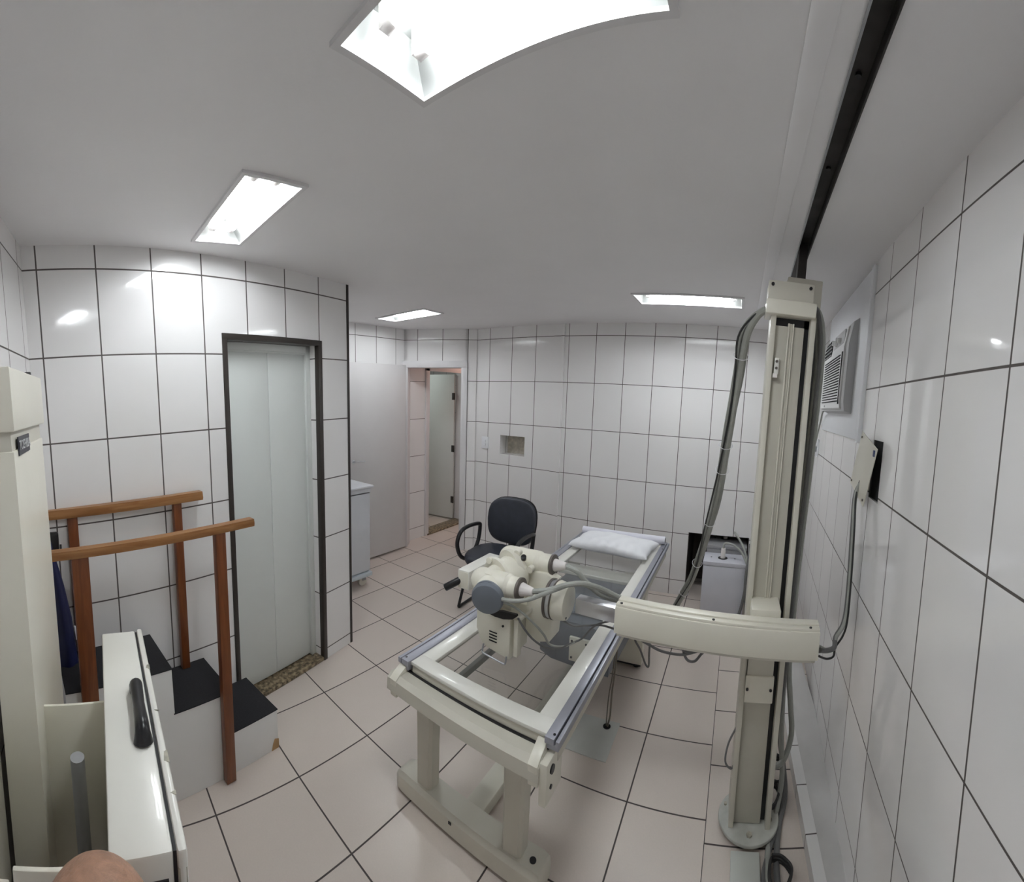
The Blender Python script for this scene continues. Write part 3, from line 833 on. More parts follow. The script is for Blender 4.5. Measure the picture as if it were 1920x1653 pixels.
XL, XR, YN, YF, ZT = -1.140, -0.450, 1.095, 3.06, 0.66
b = MB()
b.box(XL + 0.055, XR - 0.05, YN + 0.008, 1.172, 0.645, ZT, 0.004)
b.box(XL + 0.055, -1.018, 1.165, YF - 0.02, 0.645, ZT, 0.004)
b.box(-0.560, XR - 0.05, 1.165, YF - 0.02, 0.645, ZT, 0.004)
b.box(-1.03, -0.55, 2.90, YF - 0.02, 0.645, ZT, 0.004)
b.box(-1.03, -0.55, 2.30, 2.42, 0.630, 0.652, 0.004)
top = TB(b, 'top_frame', M_CREAMW, tb)
b = MB(); b.box(-1.022, -0.556, 1.168, 2.905, 0.646, 0.652); TB(b, 'clear_panel', M_GLASS, top)
for x0, x1, xo, xi in ((XL, XL + 0.055, XL + 0.012, XL + 0.016), (XR - 0.05, XR, XR - 0.016, XR - 0.012)):
    b = MB()
    if x0 < -0.8:
        b.box(XL + 0.018, x1, YN - 0.008, YF, 0.642, 0.664, 0.002); b.box(XL, XL + 0.013, YN - 0.008, YF, 0.640, 0.662, 0.002)
    else:
        b.box(x0, XR - 0.018, YN - 0.008, YF, 0.642, 0.664, 0.002); b.box(XR - 0.013, XR, YN - 0.008, YF, 0.640, 0.660, 0.002)
    b.box(x0 + 0.004, x1 - 0.004, YN - 0.002, YF, 0.622, 0.642, 0.002)
    sr = TB(b, 'side_rail', M_ALU, tb)
    b = MB(); b.box(xo, xi, YN, YF, 0.636, 0.652)
    TB(b, 'slot', M_BLACK, sr)
    b = MB()
    xm = (x0 + x1) / 2
    for yy in (YN + 0.012, 1.80, 2.9):
        b.cyl((xm, yy, 0.663), (xm, yy, 0.6655), 0.0045, n=10)
    TB(b, 'screw', M_BLACK, sr)
# sub-frame under the top
b = MB()
b.box(XL + 0.06, XR - 0.06, YN + 0.012, YN + 0.035, 0.598, 0.646, 0.002)
b.box(XL + 0.015, XL + 0.05, 1.12, 3.03, 0.565, 0.612, 0.004); b.box(XR - 0.05, XR - 0.015, 1.12, 3.03, 0.565, 0.612, 0.004)
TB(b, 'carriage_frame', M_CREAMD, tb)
b = MB(); b.box(-1.11, -0.49, YN + 0.004, YN + 0.014, 0.612, 0.617); TB(b, 'seam_gap', M_BLACK, tb)
# end beam with its turned-up brackets
b = MB()
prof = [(1.035, 0.548), (1.050, 0.535), (1.105, 0.535), (1.115, 0.548), (1.115, 0.596), (1.100, 0.612), (1.058, 0.612), (1.038, 0.596)]
b.loft([[Vector((x, y, z)) for y, z in prof] for x in (-1.150, -0.492)])
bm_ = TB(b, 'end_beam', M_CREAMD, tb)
for x0, x1 in ((-1.150, -1.085), (-0.545, -0.480)):
    b = MB()
    b.prism([(1.04, 0.53), (1.13, 0.53), (1.13, 0.640), (1.10, 0.640), (1.055, 0.616), (1.035, 0.60)], x1 - x0 - 0.03, Matrix(((0, 0, 1, x0 + 0.015), (1, 0, 0, 0), (0, 1, 0, 0), (0, 0, 0, 1))), 0.003)
    TB(b, 'bracket', M_CREAM, bm_)
b = MB(); b.box(-0.494, -0.468, 1.045, 1.16, 0.47, 0.61, 0.003); eb = TB(b, 'end_plate', M_CREAM, tb)
b = MB(); b.cyl((-0.468, 1.075, 0.52), (-0.464, 1.075, 0.52), 0.007, n=12); b.cyl((-0.468, 1.08, 0.575), (-0.463, 1.08, 0.575), 0.014, n=16); TB(b, 'screw', M_BLACK, eb)
# two tapered legs standing on a foot, at both ends
for yb, dy in ((1.185, -1), (2.66, 1)):
    for xa, xt in ((-1.062, -1.062), (-0.645, -0.640)):
        b = MB()
        rings = []
        for z, hw, hd in ((0.09, 0.040, 0.034), (0.30, 0.042, 0.034), (0.545, 0.047, 0.036)):
            cx = xa + (xt - xa) * (z / 0.55)
            c = 0.012
            rings.append([Vector((cx + sx, yb + sy, z)) for sx, sy in ((-hw + c, -hd), (hw - c, -hd), (hw, -hd + c), (hw, hd - c), (hw - c, hd), (-hw + c, hd), (-hw, hd - c), (-hw, -hd + c))])
        b.loft(rings)
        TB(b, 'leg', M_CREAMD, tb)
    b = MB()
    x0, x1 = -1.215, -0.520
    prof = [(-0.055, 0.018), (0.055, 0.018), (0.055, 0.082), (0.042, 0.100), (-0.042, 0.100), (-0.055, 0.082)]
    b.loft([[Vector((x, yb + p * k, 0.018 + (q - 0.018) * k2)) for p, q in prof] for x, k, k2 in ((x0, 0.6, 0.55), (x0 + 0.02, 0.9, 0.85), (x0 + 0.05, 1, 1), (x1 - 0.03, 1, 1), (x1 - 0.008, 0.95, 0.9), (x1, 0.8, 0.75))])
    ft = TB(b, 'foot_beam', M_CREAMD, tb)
    b = MB()
    for xx in (-1.16, -0.565):
        b.cyl((xx, yb, 0.0), (xx, yb, 0.02), 0.028, n=20, bev=0.003)
    TB(b, 'foot_pad', M_BLACK, ft)
    b = MB()
    b.cyl((-0.565, yb - 0.01, 0.1), (-0.565, yb - 0.01, 0.103), 0.012, n=16)
    if dy < 0:
        b.box(-0.905, -0.892, yb - 0.058, yb - 0.054, 0.066, 0.076)
    TB(b, 'hole', M_BLACK, ft)
b = MB(); b.box(-0.90, -0.815, 1.23, 2.62, 0.035, 0.088, 0.006); TB(b, 'stretcher', M_CREAMD, tb)
b = MB(); b.box(-1.10, -1.078, 1.24, 2.0, 0.40, 0.432, 0.002); TB(b, 'lower_guide', mat('guide_grey', (0.22, 0.22, 0.21), 0.5), tb)
# bucky carriage in slate grey under the see-through top, and the right-hand pedestal cover
b = MB()
pl = [(-1.02, 2.62), (-1.02, 2.10), (-0.985, 2.03), (-0.90, 1.99), (-0.56, 1.97), (-0.545, 2.62)]
b.prism(pl, 0.245, Matrix.Translation((0, 0, 0.275)), 0.006)
bc = TB(b, 'bucky_cover', M_SLATE, tb)
b = MB(); b.box(-1.04, -0.53, 2.06, 2.66, 0.522, 0.54, 0.004); TB(b, 'bucky_lid', M_GREYCAP, bc)
b = MB(); b.box(-0.775, -0.665, 1.945, 1.962, 0.33, 0.46, 0.003); mp_ = TB(b, 'mounting_plate', M_CREAM, bc)
b = MB()
for xx, zz in ((-0.76, 0.44), (-0.76, 0.35), (-0.68, 0.44), (-0.68, 0.35)):
    b.cyl((xx, 1.942, zz), (xx, 1.947, zz), 0.006, n=10)
TB(b, 'bolt', M_BLACK, mp_)
b = MB(); b.box(-0.715, -0.495, 2.50, 2.57, 0.025, 0.50, 0.005); pd = TB(b, 'pedestal_cover', M_CREAM, tb)
b = MB(); b.cyl((-0.535, 2.54, 0.0), (-0.535, 2.54, 0.025), 0.025, n=20); b.box(-0.71, -0.50, 2.498, 2.51, 0.02, 0.03); TB(b, 'foot_pad', M_BLACK, pd)

# pillow and paper roll at the far end
pw = MB()
NX, NY = 64, 36
W2, D2 = 0.285, 0.165


def pil(u, v, s):
    e = (1 - abs(u) ** 3.2) * (1 - abs(v) ** 3.0)
    h = 0.060 * max(e, 0) ** 0.40
    wr = 0.006 * math.sin(5 * u + 4 * v) * e + 0.003 * math.sin(13 * u - 5 * v + 2) * e + 0.016 * math.sin(26 * u + 3 * v) * max(0, -v - 0.35) * e
    px = u * W2 * (1 - 0.07 * (1 - abs(v)) * abs(u) ** 3) + 0.004 * math.sin(7 * v + 3 * u)
    py = v * D2 * (1 - 0.10 * (1 - abs(u)) * abs(v) ** 3) + 0.005 * math.sin(6 * u + 1)
    return Vector((px, py, 0.030 + (s * h * (0.9 if s > 0 else 0.55)) + (wr if s > 0 else 0)))


for s in (1, -1):
    g = [[pw.bm.verts.new(pil(-1 + 2 * i / NX, -1 + 2 * j / NY, s)) for i in range(NX + 1)] for j in range(NY + 1)]
    for j in range(NY):
        for i in range(NX):
            pw.bm.faces.new((g[j][i], g[j][i + 1], g[j + 1][i + 1], g[j + 1][i]))
bmesh.ops.remove_doubles(pw.bm, verts=pw.bm.verts, dist=0.0008)
pil_o = pw.build('pillow', M_PILLOW, smooth=80)
pil_o.location = (-0.795, 2.765, ZT + 0.002); pil_o.rotation_euler = (0, 0, R(-4))
tag(pil_o, 'white rumpled pillow lying on the far end of the x-ray table', 'pillow')
b = MB()
b.cyl((-1.115, 2.985, 0.693), (-0.475, 3.005, 0.693), 0.029, n=32)
b.prism([(-1.10, 2.90), (-0.60, 2.92), (-0.52, 2.975), (-0.50, 3.0), (-1.11, 2.985)], 0.004, Matrix.Translation((0, 0, 0.668)), 0)
ro = b.build('paper_roll', M_PAPER, origin=(-0.8, 3.0, 0.664))
tag(ro, 'white roll of examination paper behind the pillow on the table', 'paper roll')
b = MB(); b.cyl((-0.476 + 0.8, 0.005, 0.029), (-0.4735 + 0.8, 0.005, 0.029), 0.019, n=24); b.build('core', mat('roll_core', (0.15, 0.14, 0.14), 0.7), ro)

# floor plate under the table with its cable hole
b = MB(); b.prism([(-0.727, 1.762), (-0.491, 1.765), (-0.493, 2.021), (-0.727, 2.014)], 0.004, Matrix.Translation((0, 0, 0.0)), 0)
fp = tag(b.build('floor_plate', mat('plate_paint', (0.60, 0.61, 0.58), 0.4, var=0.05), origin=(-0.61, 1.89, 0)), 'square whitish cover plate on the floor under the table, cables entering it', 'floor plate')
b = MB(); b.cyl((-0.553 + 0.61, 0.085, 0.0035), (-0.553 + 0.61, 0.085, 0.0065), 0.020, n=20); b.build('grommet', M_BLACK, fp)
cable('table_cable', 'thin brown-grey cable hanging from the table rail into the floor plate', [(-0.500, 1.9, 0.60), (-0.505, 1.9, 0.394), (-0.521, 1.92, 0.235), (-0.532, 1.95, 0.094), (-0.550, 1.975, 0.005)], 0.0045, mat('brown_grey_cable', (0.17, 0.15, 0.12), 0.5))
cable('table_cable', 'second thinner cable hanging from the table into the floor plate', [(-0.510, 1.905, 0.60), (-0.518, 1.905, 0.363), (-0.540, 1.93, 0.201), (-0.558, 1.978, 0.005)], 0.003, MATS['brown_grey_cable'])
cable('pedestal_cable', 'dark cable looping down beside the table pedestal', [(-0.52, 2.3, 0.50), (-0.513, 2.3, 0.34), (-0.479, 2.36, 0.219), (-0.455, 2.42, 0.10), (-0.430, 2.40, 0.10), (-0.420, 2.34, 0.213), (-0.420, 2.3, 0.36), (-0.47, 2.28, 0.5)], 0.006, M_CABLED)

# ------------------------------------------------------------------ office chair with loop arms
chr_ = thing('office_chair', 'dark vinyl office chair with loop armrests and black skid legs', 'chair', (-1.74, 2.74, 0), R(2))


def cushion(b, cx, cy, cz, hw, hd, th, e, curve, mode):
    n = 40
    rings = []
    for t, k in ((0.0, 0.86), (0.12, 0.95), (0.3, 1.0), (0.7, 1.0), (0.88, 0.95), (1.0, 0.85)):
        ring = []
        for i in range(n):
            a = 2 * PI * i / n
            ca, sa = math.cos(a), math.sin(a)
            x = hw * k * math.copysign(abs(ca) ** e, ca)
            y = hd * k * math.copysign(abs(sa) ** e, sa)
            if mode == 'seat':
                z = th * t - curve * (y / hd) ** 2 * (1 if y < 0 else -0.2)
                ring.append(Vector((cx + x, cy + y, cz + z)))
            else:
                ring.append(Vector((cx + x * (1 - 0.08 * (y < 0) * abs(y / hd)), cy + th * t - curve * (x / hw) ** 2 - 0.10 * (0.0) + 0.14 * y, cz + y)))
        rings.append(ring)
    b.loft(rings)
    return b


b = MB(); cushion(b, 0, -0.03, 0.405, 0.225, 0.215, 0.065, 0.72, 0.02, 'seat'); st = b.build('seat', M_VINYL, chr_, smooth=60)
b = MB(); cushion(b, 0, -0.03, 0.385, 0.215, 0.205, 0.025, 0.72, 0.0, 'seat'); b.build('seat_shell', M_BLACK, st)
b = MB(); cushion(b, 0, 0.225, 0.655, 0.225, 0.190, 0.05, 0.62, 0.035, 'back'); bk = b.build('backrest', M_VINYL, chr_, smooth=60)
b = MB(); cushion(b, 0, 0.262, 0.655, 0.228, 0.193, 0.022, 0.62, 0.035, 'back'); b.build('back_shell', M_BLACK, bk)
b = MB(); b.box(-0.045, 0.045, 0.255, 0.285, 0.40, 0.56, 0.006); b.box(-0.045, 0.045, 0.03, 0.285, 0.365, 0.395, 0.006); b.build('back_support', M_BLACK, chr_)
for s in (-1, 1):
    b = MB(); b.tube([(s * 0.258, -0.19, 0.53), (s * 0.258, -0.145, 0.612), (s * 0.258, -0.04, 0.635), (s * 0.255, 0.11, 0.622), (s * 0.252, 0.128, 0.59), (s * 0.25, 0.10, 0.48), (s * 0.248, 0.02, 0.395), (s * 0.248, -0.08, 0.378), (s * 0.252, -0.16, 0.43)], 0.0165, n=12, closed=True)
    b.box(min(s * 0.15, s * 0.25), max(s * 0.15, s * 0.25), -0.05, 0.05, 0.375, 0.392, 0.003)
    b.build('armrest', M_BLACK, chr_, smooth=60)
    b = MB(); b.tube([(s * 0.13, 0.0, 0.375), (s * 0.225, -0.02, 0.372), (s * 0.232, -0.05, 0.34), (s * 0.235, -0.17, 0.06), (s * 0.235, -0.185, 0.015), (s * 0.235, -0.15, 0.012), (s * 0.235, 0.10, 0.012), (s * 0.235, 0.24, 0.012)], 0.0115, n=12)
    b.build('skid_leg', M_BLACK, chr_)
b = MB(); b.cyl((-0.235, 0.22, 0.0125), (0.235, 0.22, 0.0125), 0.0112, n=12); b.build('cross_tube', M_BLACK, chr_)

# ------------------------------------------------------------------ three-tread step unit with hand rails
SA = R(9)
stp = thing('step_unit', 'white wooden three-step unit with black treads by the closet door', 'steps', (-1.662, 0.60, 0), SA)
W = 0.285
b = MB()
b.prism([(-0.735, 0), (0.225, 0), (0.225, 0.196), (-0.02, 0.196), (-0.02, 0.396), (-0.295, 0.396), (-0.295, 0.596), (-0.735, 0.596)], W, Matrix(((0, 0, 1, -W), (1, 0, 0, 0), (0, 1, 0, 0), (0, 0, 0, 1))), 0.002)
b.build('body', M_WHITELAM, stp)
for y0, y1, z in ((-0.02, 0.227, 0.196), (-0.297, -0.018, 0.396), (-0.735, -0.293, 0.596)):
    b = MB(); b.box(-W, 0.002, y0, y1, z, z + 0.005, 0.001); b.build('tread_mat', M_BLACKM, stp)
b = MB(); b.prism([(0.228, 0.0), (0.228, 0.045), (0.205, 0.055), (0.195, 0.035), (0.185, 0.0)], 0.0016, Matrix(((0, 0, 1, 0.0002), (1, 0, 0, 0), (0, 1, 0, 0), (0, 0, 0, 1))), 0)
b.build('chipped_corner', M_WOODCHIP, stp)

hr1 = thing('handrail', 'varnished wooden handrail on the room side of the steps, post down to the floor', 'handrail', (-1.662, 0.60, 0), SA, 'wooden handrails of the steps')
b = MB()
pr = [(0.002, 1.128), (0.045, 1.128), (0.048, 1.140), (0.044, 1.160), (0.006, 1.160), (-0.002, 1.140)]
b.loft([[Vector((x, y, z + 0.015)) for x, z in pr] for y in (-0.765, 0.105)] )
b.build('rail', M_WOODX, hr1)
b = MB(); b.box(0.006, 0.040, -0.082, -0.035, 0.004, 1.145, 0.003); b.build('post', M_WOODZ, hr1)
b = MB(); b.box(0.006, 0.040, -0.675, -0.610, 0.004, 1.145, 0.003); b.build('post', M_WOODZ, hr1)
hr2 = thing('handrail', 'varnished wooden handrail on the wall side, posts standing on the treads', 'handrail', (-1.662, 0.60, 0), SA, 'wooden handrails of the steps')
b = MB()
pr = [(-0.300, 1.222), (-0.258, 1.222), (-0.254, 1.234), (-0.260, 1.262), (-0.298, 1.262), (-0.304, 1.234)]
b.loft([[Vector((x + 0.02, y, z)) for x, z in pr] for y in (-0.77, 0.0)])
b.build('rail', M_WOODX, hr2)
b = MB(); b.box(-0.278, -0.246, -0.148, -0.108, 0.401, 1.235, 0.003); b.build('post', M_WOODZ, hr2)
b = MB(); b.box(-0.278, -0.246, -0.645, -0.600, 0.601, 1.235, 0.003); b.build('post', M_WOODZ, hr2)

# ------------------------------------------------------------------ upright bucky stand
bs = thing('chest_stand', 'cream upright chest stand with tall square column and long cassette box', 'x-ray stand', (-1.1, -0.18, 0))


def BS(b, name, m, parent, smooth=35):
    for v in b.bm.verts:
        v.co -= Vector((-1.1, -0.18, 0))
    return b.build(name, m, parent, smooth=smooth)


b = MB(); b.prism([(-0.950, -0.150), (-1.38, -0.120), (-1.38, -0.216), (-0.950, -0.236)], 1.60, Matrix.Translation((0, 0, 0.01)), 0.004); cl = BS(b, 'column', M_CREAM, bs)
b = MB(); b.prism([(-0.944, -0.144), (-1.392, -0.110), (-1.392, -0.216), (-0.944, -0.238)], 0.150, Matrix.Translation((0, 0, 1.655)), 0.006)
BS(b, 'column_cap', M_CREAM, cl)
b = MB(); b.prism([(-0.955, -0.155), (-1.37, -0.125), (-1.37, -0.21), (-0.955, -0.23)], 0.05, Matrix.Translation((0, 0, 1.606)), 0); BS(b, 'cap_neck', M_CREAMD, cl)
for px, py in ((-1.28, -0.14), (-1.0, -0.215)):
    b = MB(); b.cyl((px, py, 1.805), (px, py, 1.817), 0.011, n=16, bev=0.002); BS(b, 'knob', M_BLACK, cl)
npl = Matrix.Translation((-1.05, -0.1425, 1.575)) @ Matrix.Rotation(PI - 0.07, 4, 'Z') @ Matrix.Rotation(PI / 2, 4, 'X')
b = MB(); b.prism([(0.0, 0.0), (0.14, 0.0), (0.14, 0.045), (0.0, 0.045)], 0.003, Matrix.Translation((-0.995, -0.1465, 1.595)) @ Matrix.Rotation(PI - 0.07, 4, 'Z') @ Matrix.Rotation(PI / 2, 4, 'X'))
nm = BS(b, 'name_plate', mat('name_plate_black', (0.03, 0.03, 0.045), 0.4), bs)
fc = bpy.data.curves.new('lettering', 'FONT'); fc.body = 'TOSHIBA'; fc.size = 0.034; fc.extrude = 0.0006; fc.align_x = 'CENTER'; fc.align_y = 'CENTER'
fc.materials.append(mat('letter_silver', (0.62, 0.62, 0.64), 0.4))
_t = bpy.data.objects.new('lettering_curve', fc); sc.collection.objects.link(_t)
bpy.context.evaluated_depsgraph_get().update()
fo = bpy.data.objects.new('lettering', bpy.data.meshes.new_from_object(_t.evaluated_get(bpy.context.evaluated_depsgraph_get())))
bpy.data.objects.remove(_t)
sc.collection.objects.link(fo)
fo.parent = nm
fo.matrix_local = Matrix.Translation(Vector((-1.0652, -0.1372, 1.6175)) - Vector((-1.1, -0.18, 0))) @ Matrix.Rotation(PI - 0.07, 4, 'Z') @ Matrix.Rotation(PI / 2, 4, 'X')
# cassette box
MBX = Matrix.Translation((-0.590, 0.058, 0)) @ Matrix.Rotation(PI - 0.045, 4, 'Z')
b = MB(); b.box(0.0, 0.655, -0.040, 0.062, 0.45, 1.0, 0.006, M=MBX); bx = BS(b, 'cassette_box', M_CREAMW, bs)
b = MB(); b.box(-0.004, 0.660, -0.062, -0.0455, 0.44, 1.002, 0.006, M=MBX); fd = BS(b, 'front_door', M_CREAMW, bx)
b = MB(); b.box(0.004, 0.652, -0.046, -0.0395, 0.455, 0.995, M=MBX); BS(b, 'seam', M_BLACK, bx)
for s0, s1 in ((0.455, 0.475), (0.30, 0.304), (0.16, 0.19), (0.09, 0.10)):
    b = MB()
    b.prism([(s0, -0.0625), (s1, -0.0625), (s1 - 0.003, -0.0555), (s0 + 0.006, -0.052)], 0.0012, MBX @ Matrix.Translation((0, 0, 1.0012)))
    BS(b, 'paint_chip', M_WORN, fd)
b = MB(); b.box(-0.003, 0.004, -0.06, -0.046, 0.46, 0.97, M=MBX); BS(b, 'worn_edge', M_WORN, fd)
b = MB(); b.box(-0.003, 0.010, -0.030, 0.030, 0.48, 0.955, M=MBX); BS(b, 'end_opening', M_BLACK, bx)
b = MB()
for k, (s, hw) in enumerate(()):
    pass
hp = []
for s, zz, hw in ((0.222, 1.000, 0.017), (0.228, 1.018, 0.0135), (0.245, 1.026, 0.0125), (0.30, 1.024, 0.011), (0.355, 1.026, 0.0125), (0.372, 1.018, 0.0135), (0.378, 1.000, 0.0135)):
    hp.append((s, zz, hw))
b.tube([MBX @ Vector((s, -0.018, zz)) for s, zz, hw in hp], 0.013, n=14, sub=5, radii=[h[2] * 1.25 for h in hp])
BS(b, 'handle', M_BLACK, bx, smooth=60)
# side plates linking the box to the column and the guide rod
b = MB(); b.box(-0.606, -0.598, -0.155, 0.004, 0.40, 0.985, 0.002); BS(b, 'side_plate', M_CREAM, bs)
b = MB(); b.box(-1.046, -1.038, -0.145, 0.02, 0.40, 0.93, 0.002); sp_ = BS(b, 'side_plate', M_CREAM, bs)
b = MB(); b.box(-0.945, -0.60, -0.262, -0.247, 0.55, 0.95, 0.002); b.box(-0.606, -0.598, -0.26, -0.163, 0.55, 0.96, 0.002)
bk_ = BS(b, 'rear_bracket', M_CREAMD, bs)
b = MB()
for zz in (0.90, 0.94):
    b.cyl((-0.598, -0.20, zz), (-0.592, -0.20, zz), 0.010, n=14)
BS(b, 'bolt', M_RING, bk_)
b = MB(); b.cyl((-0.93, -0.060, 0.02), (-0.93, -0.060, 0.88), 0.017, n=20); BS(b, 'guide_rod', M_STEELG, bs)
b = MB(); b.box(-0.99, -0.87, -0.12, 0.0, 0.0, 0.06, 0.004); b.box(-1.40, -0.90, -0.235, -0.10, 0.0, 0.03, 0.003); BS(b, 'base', M_CREAMD, bs)
b = MB(); b.box(-0.88, -0.80, -0.12, -0.045, 0.10, 0.62, 0.003); b.box(-0.76, -0.72, -0.10, -0.03, 0.3, 0.72, 0.003); BS(b, 'counterweight', mat('dull_pinkish_metal', (0.36, 0.33, 0.32), 0.5), bs)

# ------------------------------------------------------------------ lead apron on the left wall
ap = thing('lead_apron', 'dark navy lead apron hanging on the tiled wall behind the chest stand', 'apron', (-1.745, -0.13, 1.1))
b = MB()
rings = []
for z, hy, hx, cy in ((0.04, 0.012, 0.012, -0.032), (-0.03, 0.022, 0.02, -0.030), (-0.15, 0.034, 0.028, -0.016), (-0.30, 0.045, 0.032, -0.004), (-0.50, 0.050, 0.034, 0.004), (-0.70, 0.055, 0.036, 0.008), (-0.95, 0.058, 0.036, 0.012)):
    rings.append([Vector((hx * math.cos(a) + 0.004 * math.sin(5 * a), cy + hy * math.sin(a) * (1 + 0.08 * math.sin(4 * a)), z)) for a in [2 * PI * i / 24 for i in range(24)]])
b.loft(rings); b.build('apron_body', M_NAVY, ap, smooth=60)
b = MB(); b.prism([(0.050, -0.33), (0.055, -0.39), (0.092, -0.395), (0.068, -0.33)], 0.004, Matrix(((0, 0, 1, 0.01), (1, 0, 0, 0), (0, 1, 0, 0), (0, 0, 0, 1)))); b.build('white_tag', M_PAPER, ap)
b = MB(); b.box(-0.035, 0.0, -0.03, 0.012, -0.005, 0.075, 0.008); b.cyl((-0.02, 0.014, 0.008), (-0.02, 0.022, 0.008), 0.012, n=14); b.build('hook', M_BLACK, ap)

# ------------------------------------------------------------------ hamper cart behind the corner post
ct = thing('hamper_cart', 'blue-grey metal cart on casters half hidden behind the bronze corner post', 'cart', (-3.035, 2.10, 0))
b = MB(); b.box(-0.20, 0.245, -0.13, 0.20, 0.13, 0.845, 0.008); bd = b.build('body', M_CART, ct)
b = MB(); b.box(0.246, 0.262, -0.12, 0.20, 0.15, 0.86, 0.004); b.build('door_edge', M_CARTW, bd)
for zz in (0.30, 0.74):
    b = MB(); b.box(0.262, 0.270, -0.125, -0.10, zz - 0.04, zz + 0.04, 0.002); b.build('hinge', M_STEELG, bd)
b = MB(); b.box(-0.22, 0.285, -0.15, 0.23, 0.895, 0.918, 0.008); b.build('top', M_CARTW, ct)
b = MB(); b.box(-0.21, 0.262, -0.14, 0.21, 0.845, 0.895, 0.003); b.build('drawer_gap', M_CARTW, ct)
b = MB(); b.tube([(0.235, -0.12, 0.86), (0.24, -0.17, 0.855), (0.21, -0.19, 0.85), (0.05, -0.195, 0.85), (-0.18, -0.195, 0.85)], 0.010, n=10); b.build('push_bar', M_CARTW, ct)
b = MB(); b.box(-0.21, 0.275, -0.145, 0.215, 0.10, 0.135, 0.004); b.build('base_frame', mat('cart_base_paint', (0.58, 0.64, 0.68), 0.4), ct)
for px, py in ((0.245, -0.08), (-0.15, -0.10), (0.20, 0.16), (-0.15, 0.16)):
    b = MB(); b.cyl((px - 0.015, py - 0.01, 0.042), (px + 0.02, py - 0.01, 0.042), 0.042, n=24, bev=0.006); cs = b.build('caster', M_CREAMD, ct)
    b = MB(); b.box(px - 0.024, px + 0.028, py - 0.02, py + 0.02, 0.05, 0.10, 0.004); b.build('fork', M_STEELG, cs)
    if py < 0 and px > 0:
        b = MB(); b.tube([(px + 0.03, py - 0.02, 0.03), (px + 0.045, py - 0.03, 0.07), (px + 0.07, py - 0.035, 0.075)], 0.006, n=8); b.build('brake_lever', M_BLACK, cs)

# ------------------------------------------------------------------ air conditioner on its white board
RM = (ORG_R, ANG_R)
acb = MB(); acb.box(1.80, 2.88, -0.002, 0.014, 1.61, 2.365, 0.002); acb.box(1.765, 1.80, -0.002, 0.018, 1.60, 2.37, 0.002)
o = acb.build('mounting_board', M_WHITEBOARD); o.location = ORG_R; o.rotation_euler = (0, 0, ANG_R)
tag(o, 'large white board on the right wall framing the air conditioner', 'board')
ac = thing('air_conditioner', 'white window air conditioner with slatted grille set in the white wall board', 'air conditioner', ORG_R, ANG_R)
b = MB()
b.prism([(0.014, 1.725), (0.050, 1.735), (0.058, 1.78), (0.056, 2.06), (0.040, 2.165), (0.014, 2.185)], 0.72, Matrix(((0, 0, 1, 1.965), (1, 0, 0, 0), (0, 1, 0, 0), (0, 0, 0, 1))), 0.004)
b.build('case', M_ACG, ac)
b = MB()
b.prism([(0.045, 1.742), (0.064, 1.750), (0.068, 1.80), (0.066, 2.05), (0.052, 2.15), (0.040, 2.16)], 0.645, Matrix(((0, 0, 1, 2.035), (1, 0, 0, 0), (0, 1, 0, 0), (0, 0, 0, 1))), 0.003)
fp_ = b.build('front_panel', M_ACW, ac)
b = MB()
for k in range(17):
    z = 1.782 + k * 0.0146
    sh = 0.02 * k / 17
    b.prism([(2.085 + sh, 0.0), (2.60, 0.0), (2.61, 0.0052), (2.085 + sh, 0.0062)], 0.003, Matrix.Translation((0, 0.0665, z)) @ Matrix.Rotation(PI / 2, 4, 'X') @ Matrix.Translation((0, 0, -0.003)))
b.build('grille_slots', M_DARK, fp_)
b = MB(); b.prism([(2.40, 2.045), (2.67, 2.03), (2.67, 2.10), (2.60, 2.135), (2.42, 2.142)], 0.006, Matrix.Translation((0, 0.066, 0)) @ Matrix.Rotation(PI / 2, 4, 'X'))
vt = b.build('air_outlet', M_DARK, fp_)
b = MB()
for k in range(4):
    b.box(2.41, 2.665, 0.060, 0.069, 2.055 + k * 0.021, 2.059 + k * 0.021)
b.build('louvres', M_ACG, vt)
b = MB(); b.box(2.06, 2.36, 0.055, 0.0625, 2.06, 2.145, 0.002); cp = b.build('control_panel', M_ACG, ac)
for xx in (2.16, 2.27):
    b = MB(); b.cyl((xx, 0.060, 2.10), (xx, 0.082, 2.10), 0.017, 0.015, n=20, bev=0.002); b.box(xx - 0.003, xx + 0.003, 0.080, 0.09, 2.086, 2.114, 0.001); b.build('knob', M_ACW, cp)
b = MB(); b.box(2.045, 2.052, 0.064, 0.0695, 1.77, 2.03); b.box(2.060, 2.064, 0.064, 0.0695, 1.77, 2.03); b.build('side_slots', M_DARK, fp_)
b = MB(); b.box(2.50, 2.52, 0.060, 0.0672, 1.757, 1.768); b.build('badge', M_ACG, fp_)
b = MB(); b.cyl((1.985, 0.050, 1.80), (1.985, 0.0535, 1.80), 0.006, n=12); b.build('screw', M_BLACK, ac)
b = MB(); b.tube([(2.66, 0.045, 1.735), (2.74, 0.04, 1.72), (2.86, 0.03, 1.66), (2.98, 0.025, 1.58), (3.05, 0.025, 1.50), (3.08, 0.03, 1.46)], 0.006, n=8)
o = b.build('power_cord', M_CABLE); o.location = ORG_R; o.rotation_euler = (0, 0, ANG_R)
tag(o, 'grey power cord from the air conditioner down to the wall outlet', 'power cord')
ot = thing('wall_outlet', 'white wall outlet with a dark plug beside the tube column', 'outlet', ORG_R, ANG_R)
b = MB(); b.box(3.02, 3.14, 0.0, 0.010, 1.40, 1.53, 0.003); b.build('cover_plate', M_WHITEBOARD, ot)
b = MB(); b.box(3.06, 3.10, 0.009, 0.04, 1.435, 1.475, 0.005); b.build('plug', M_STEELG, ot)

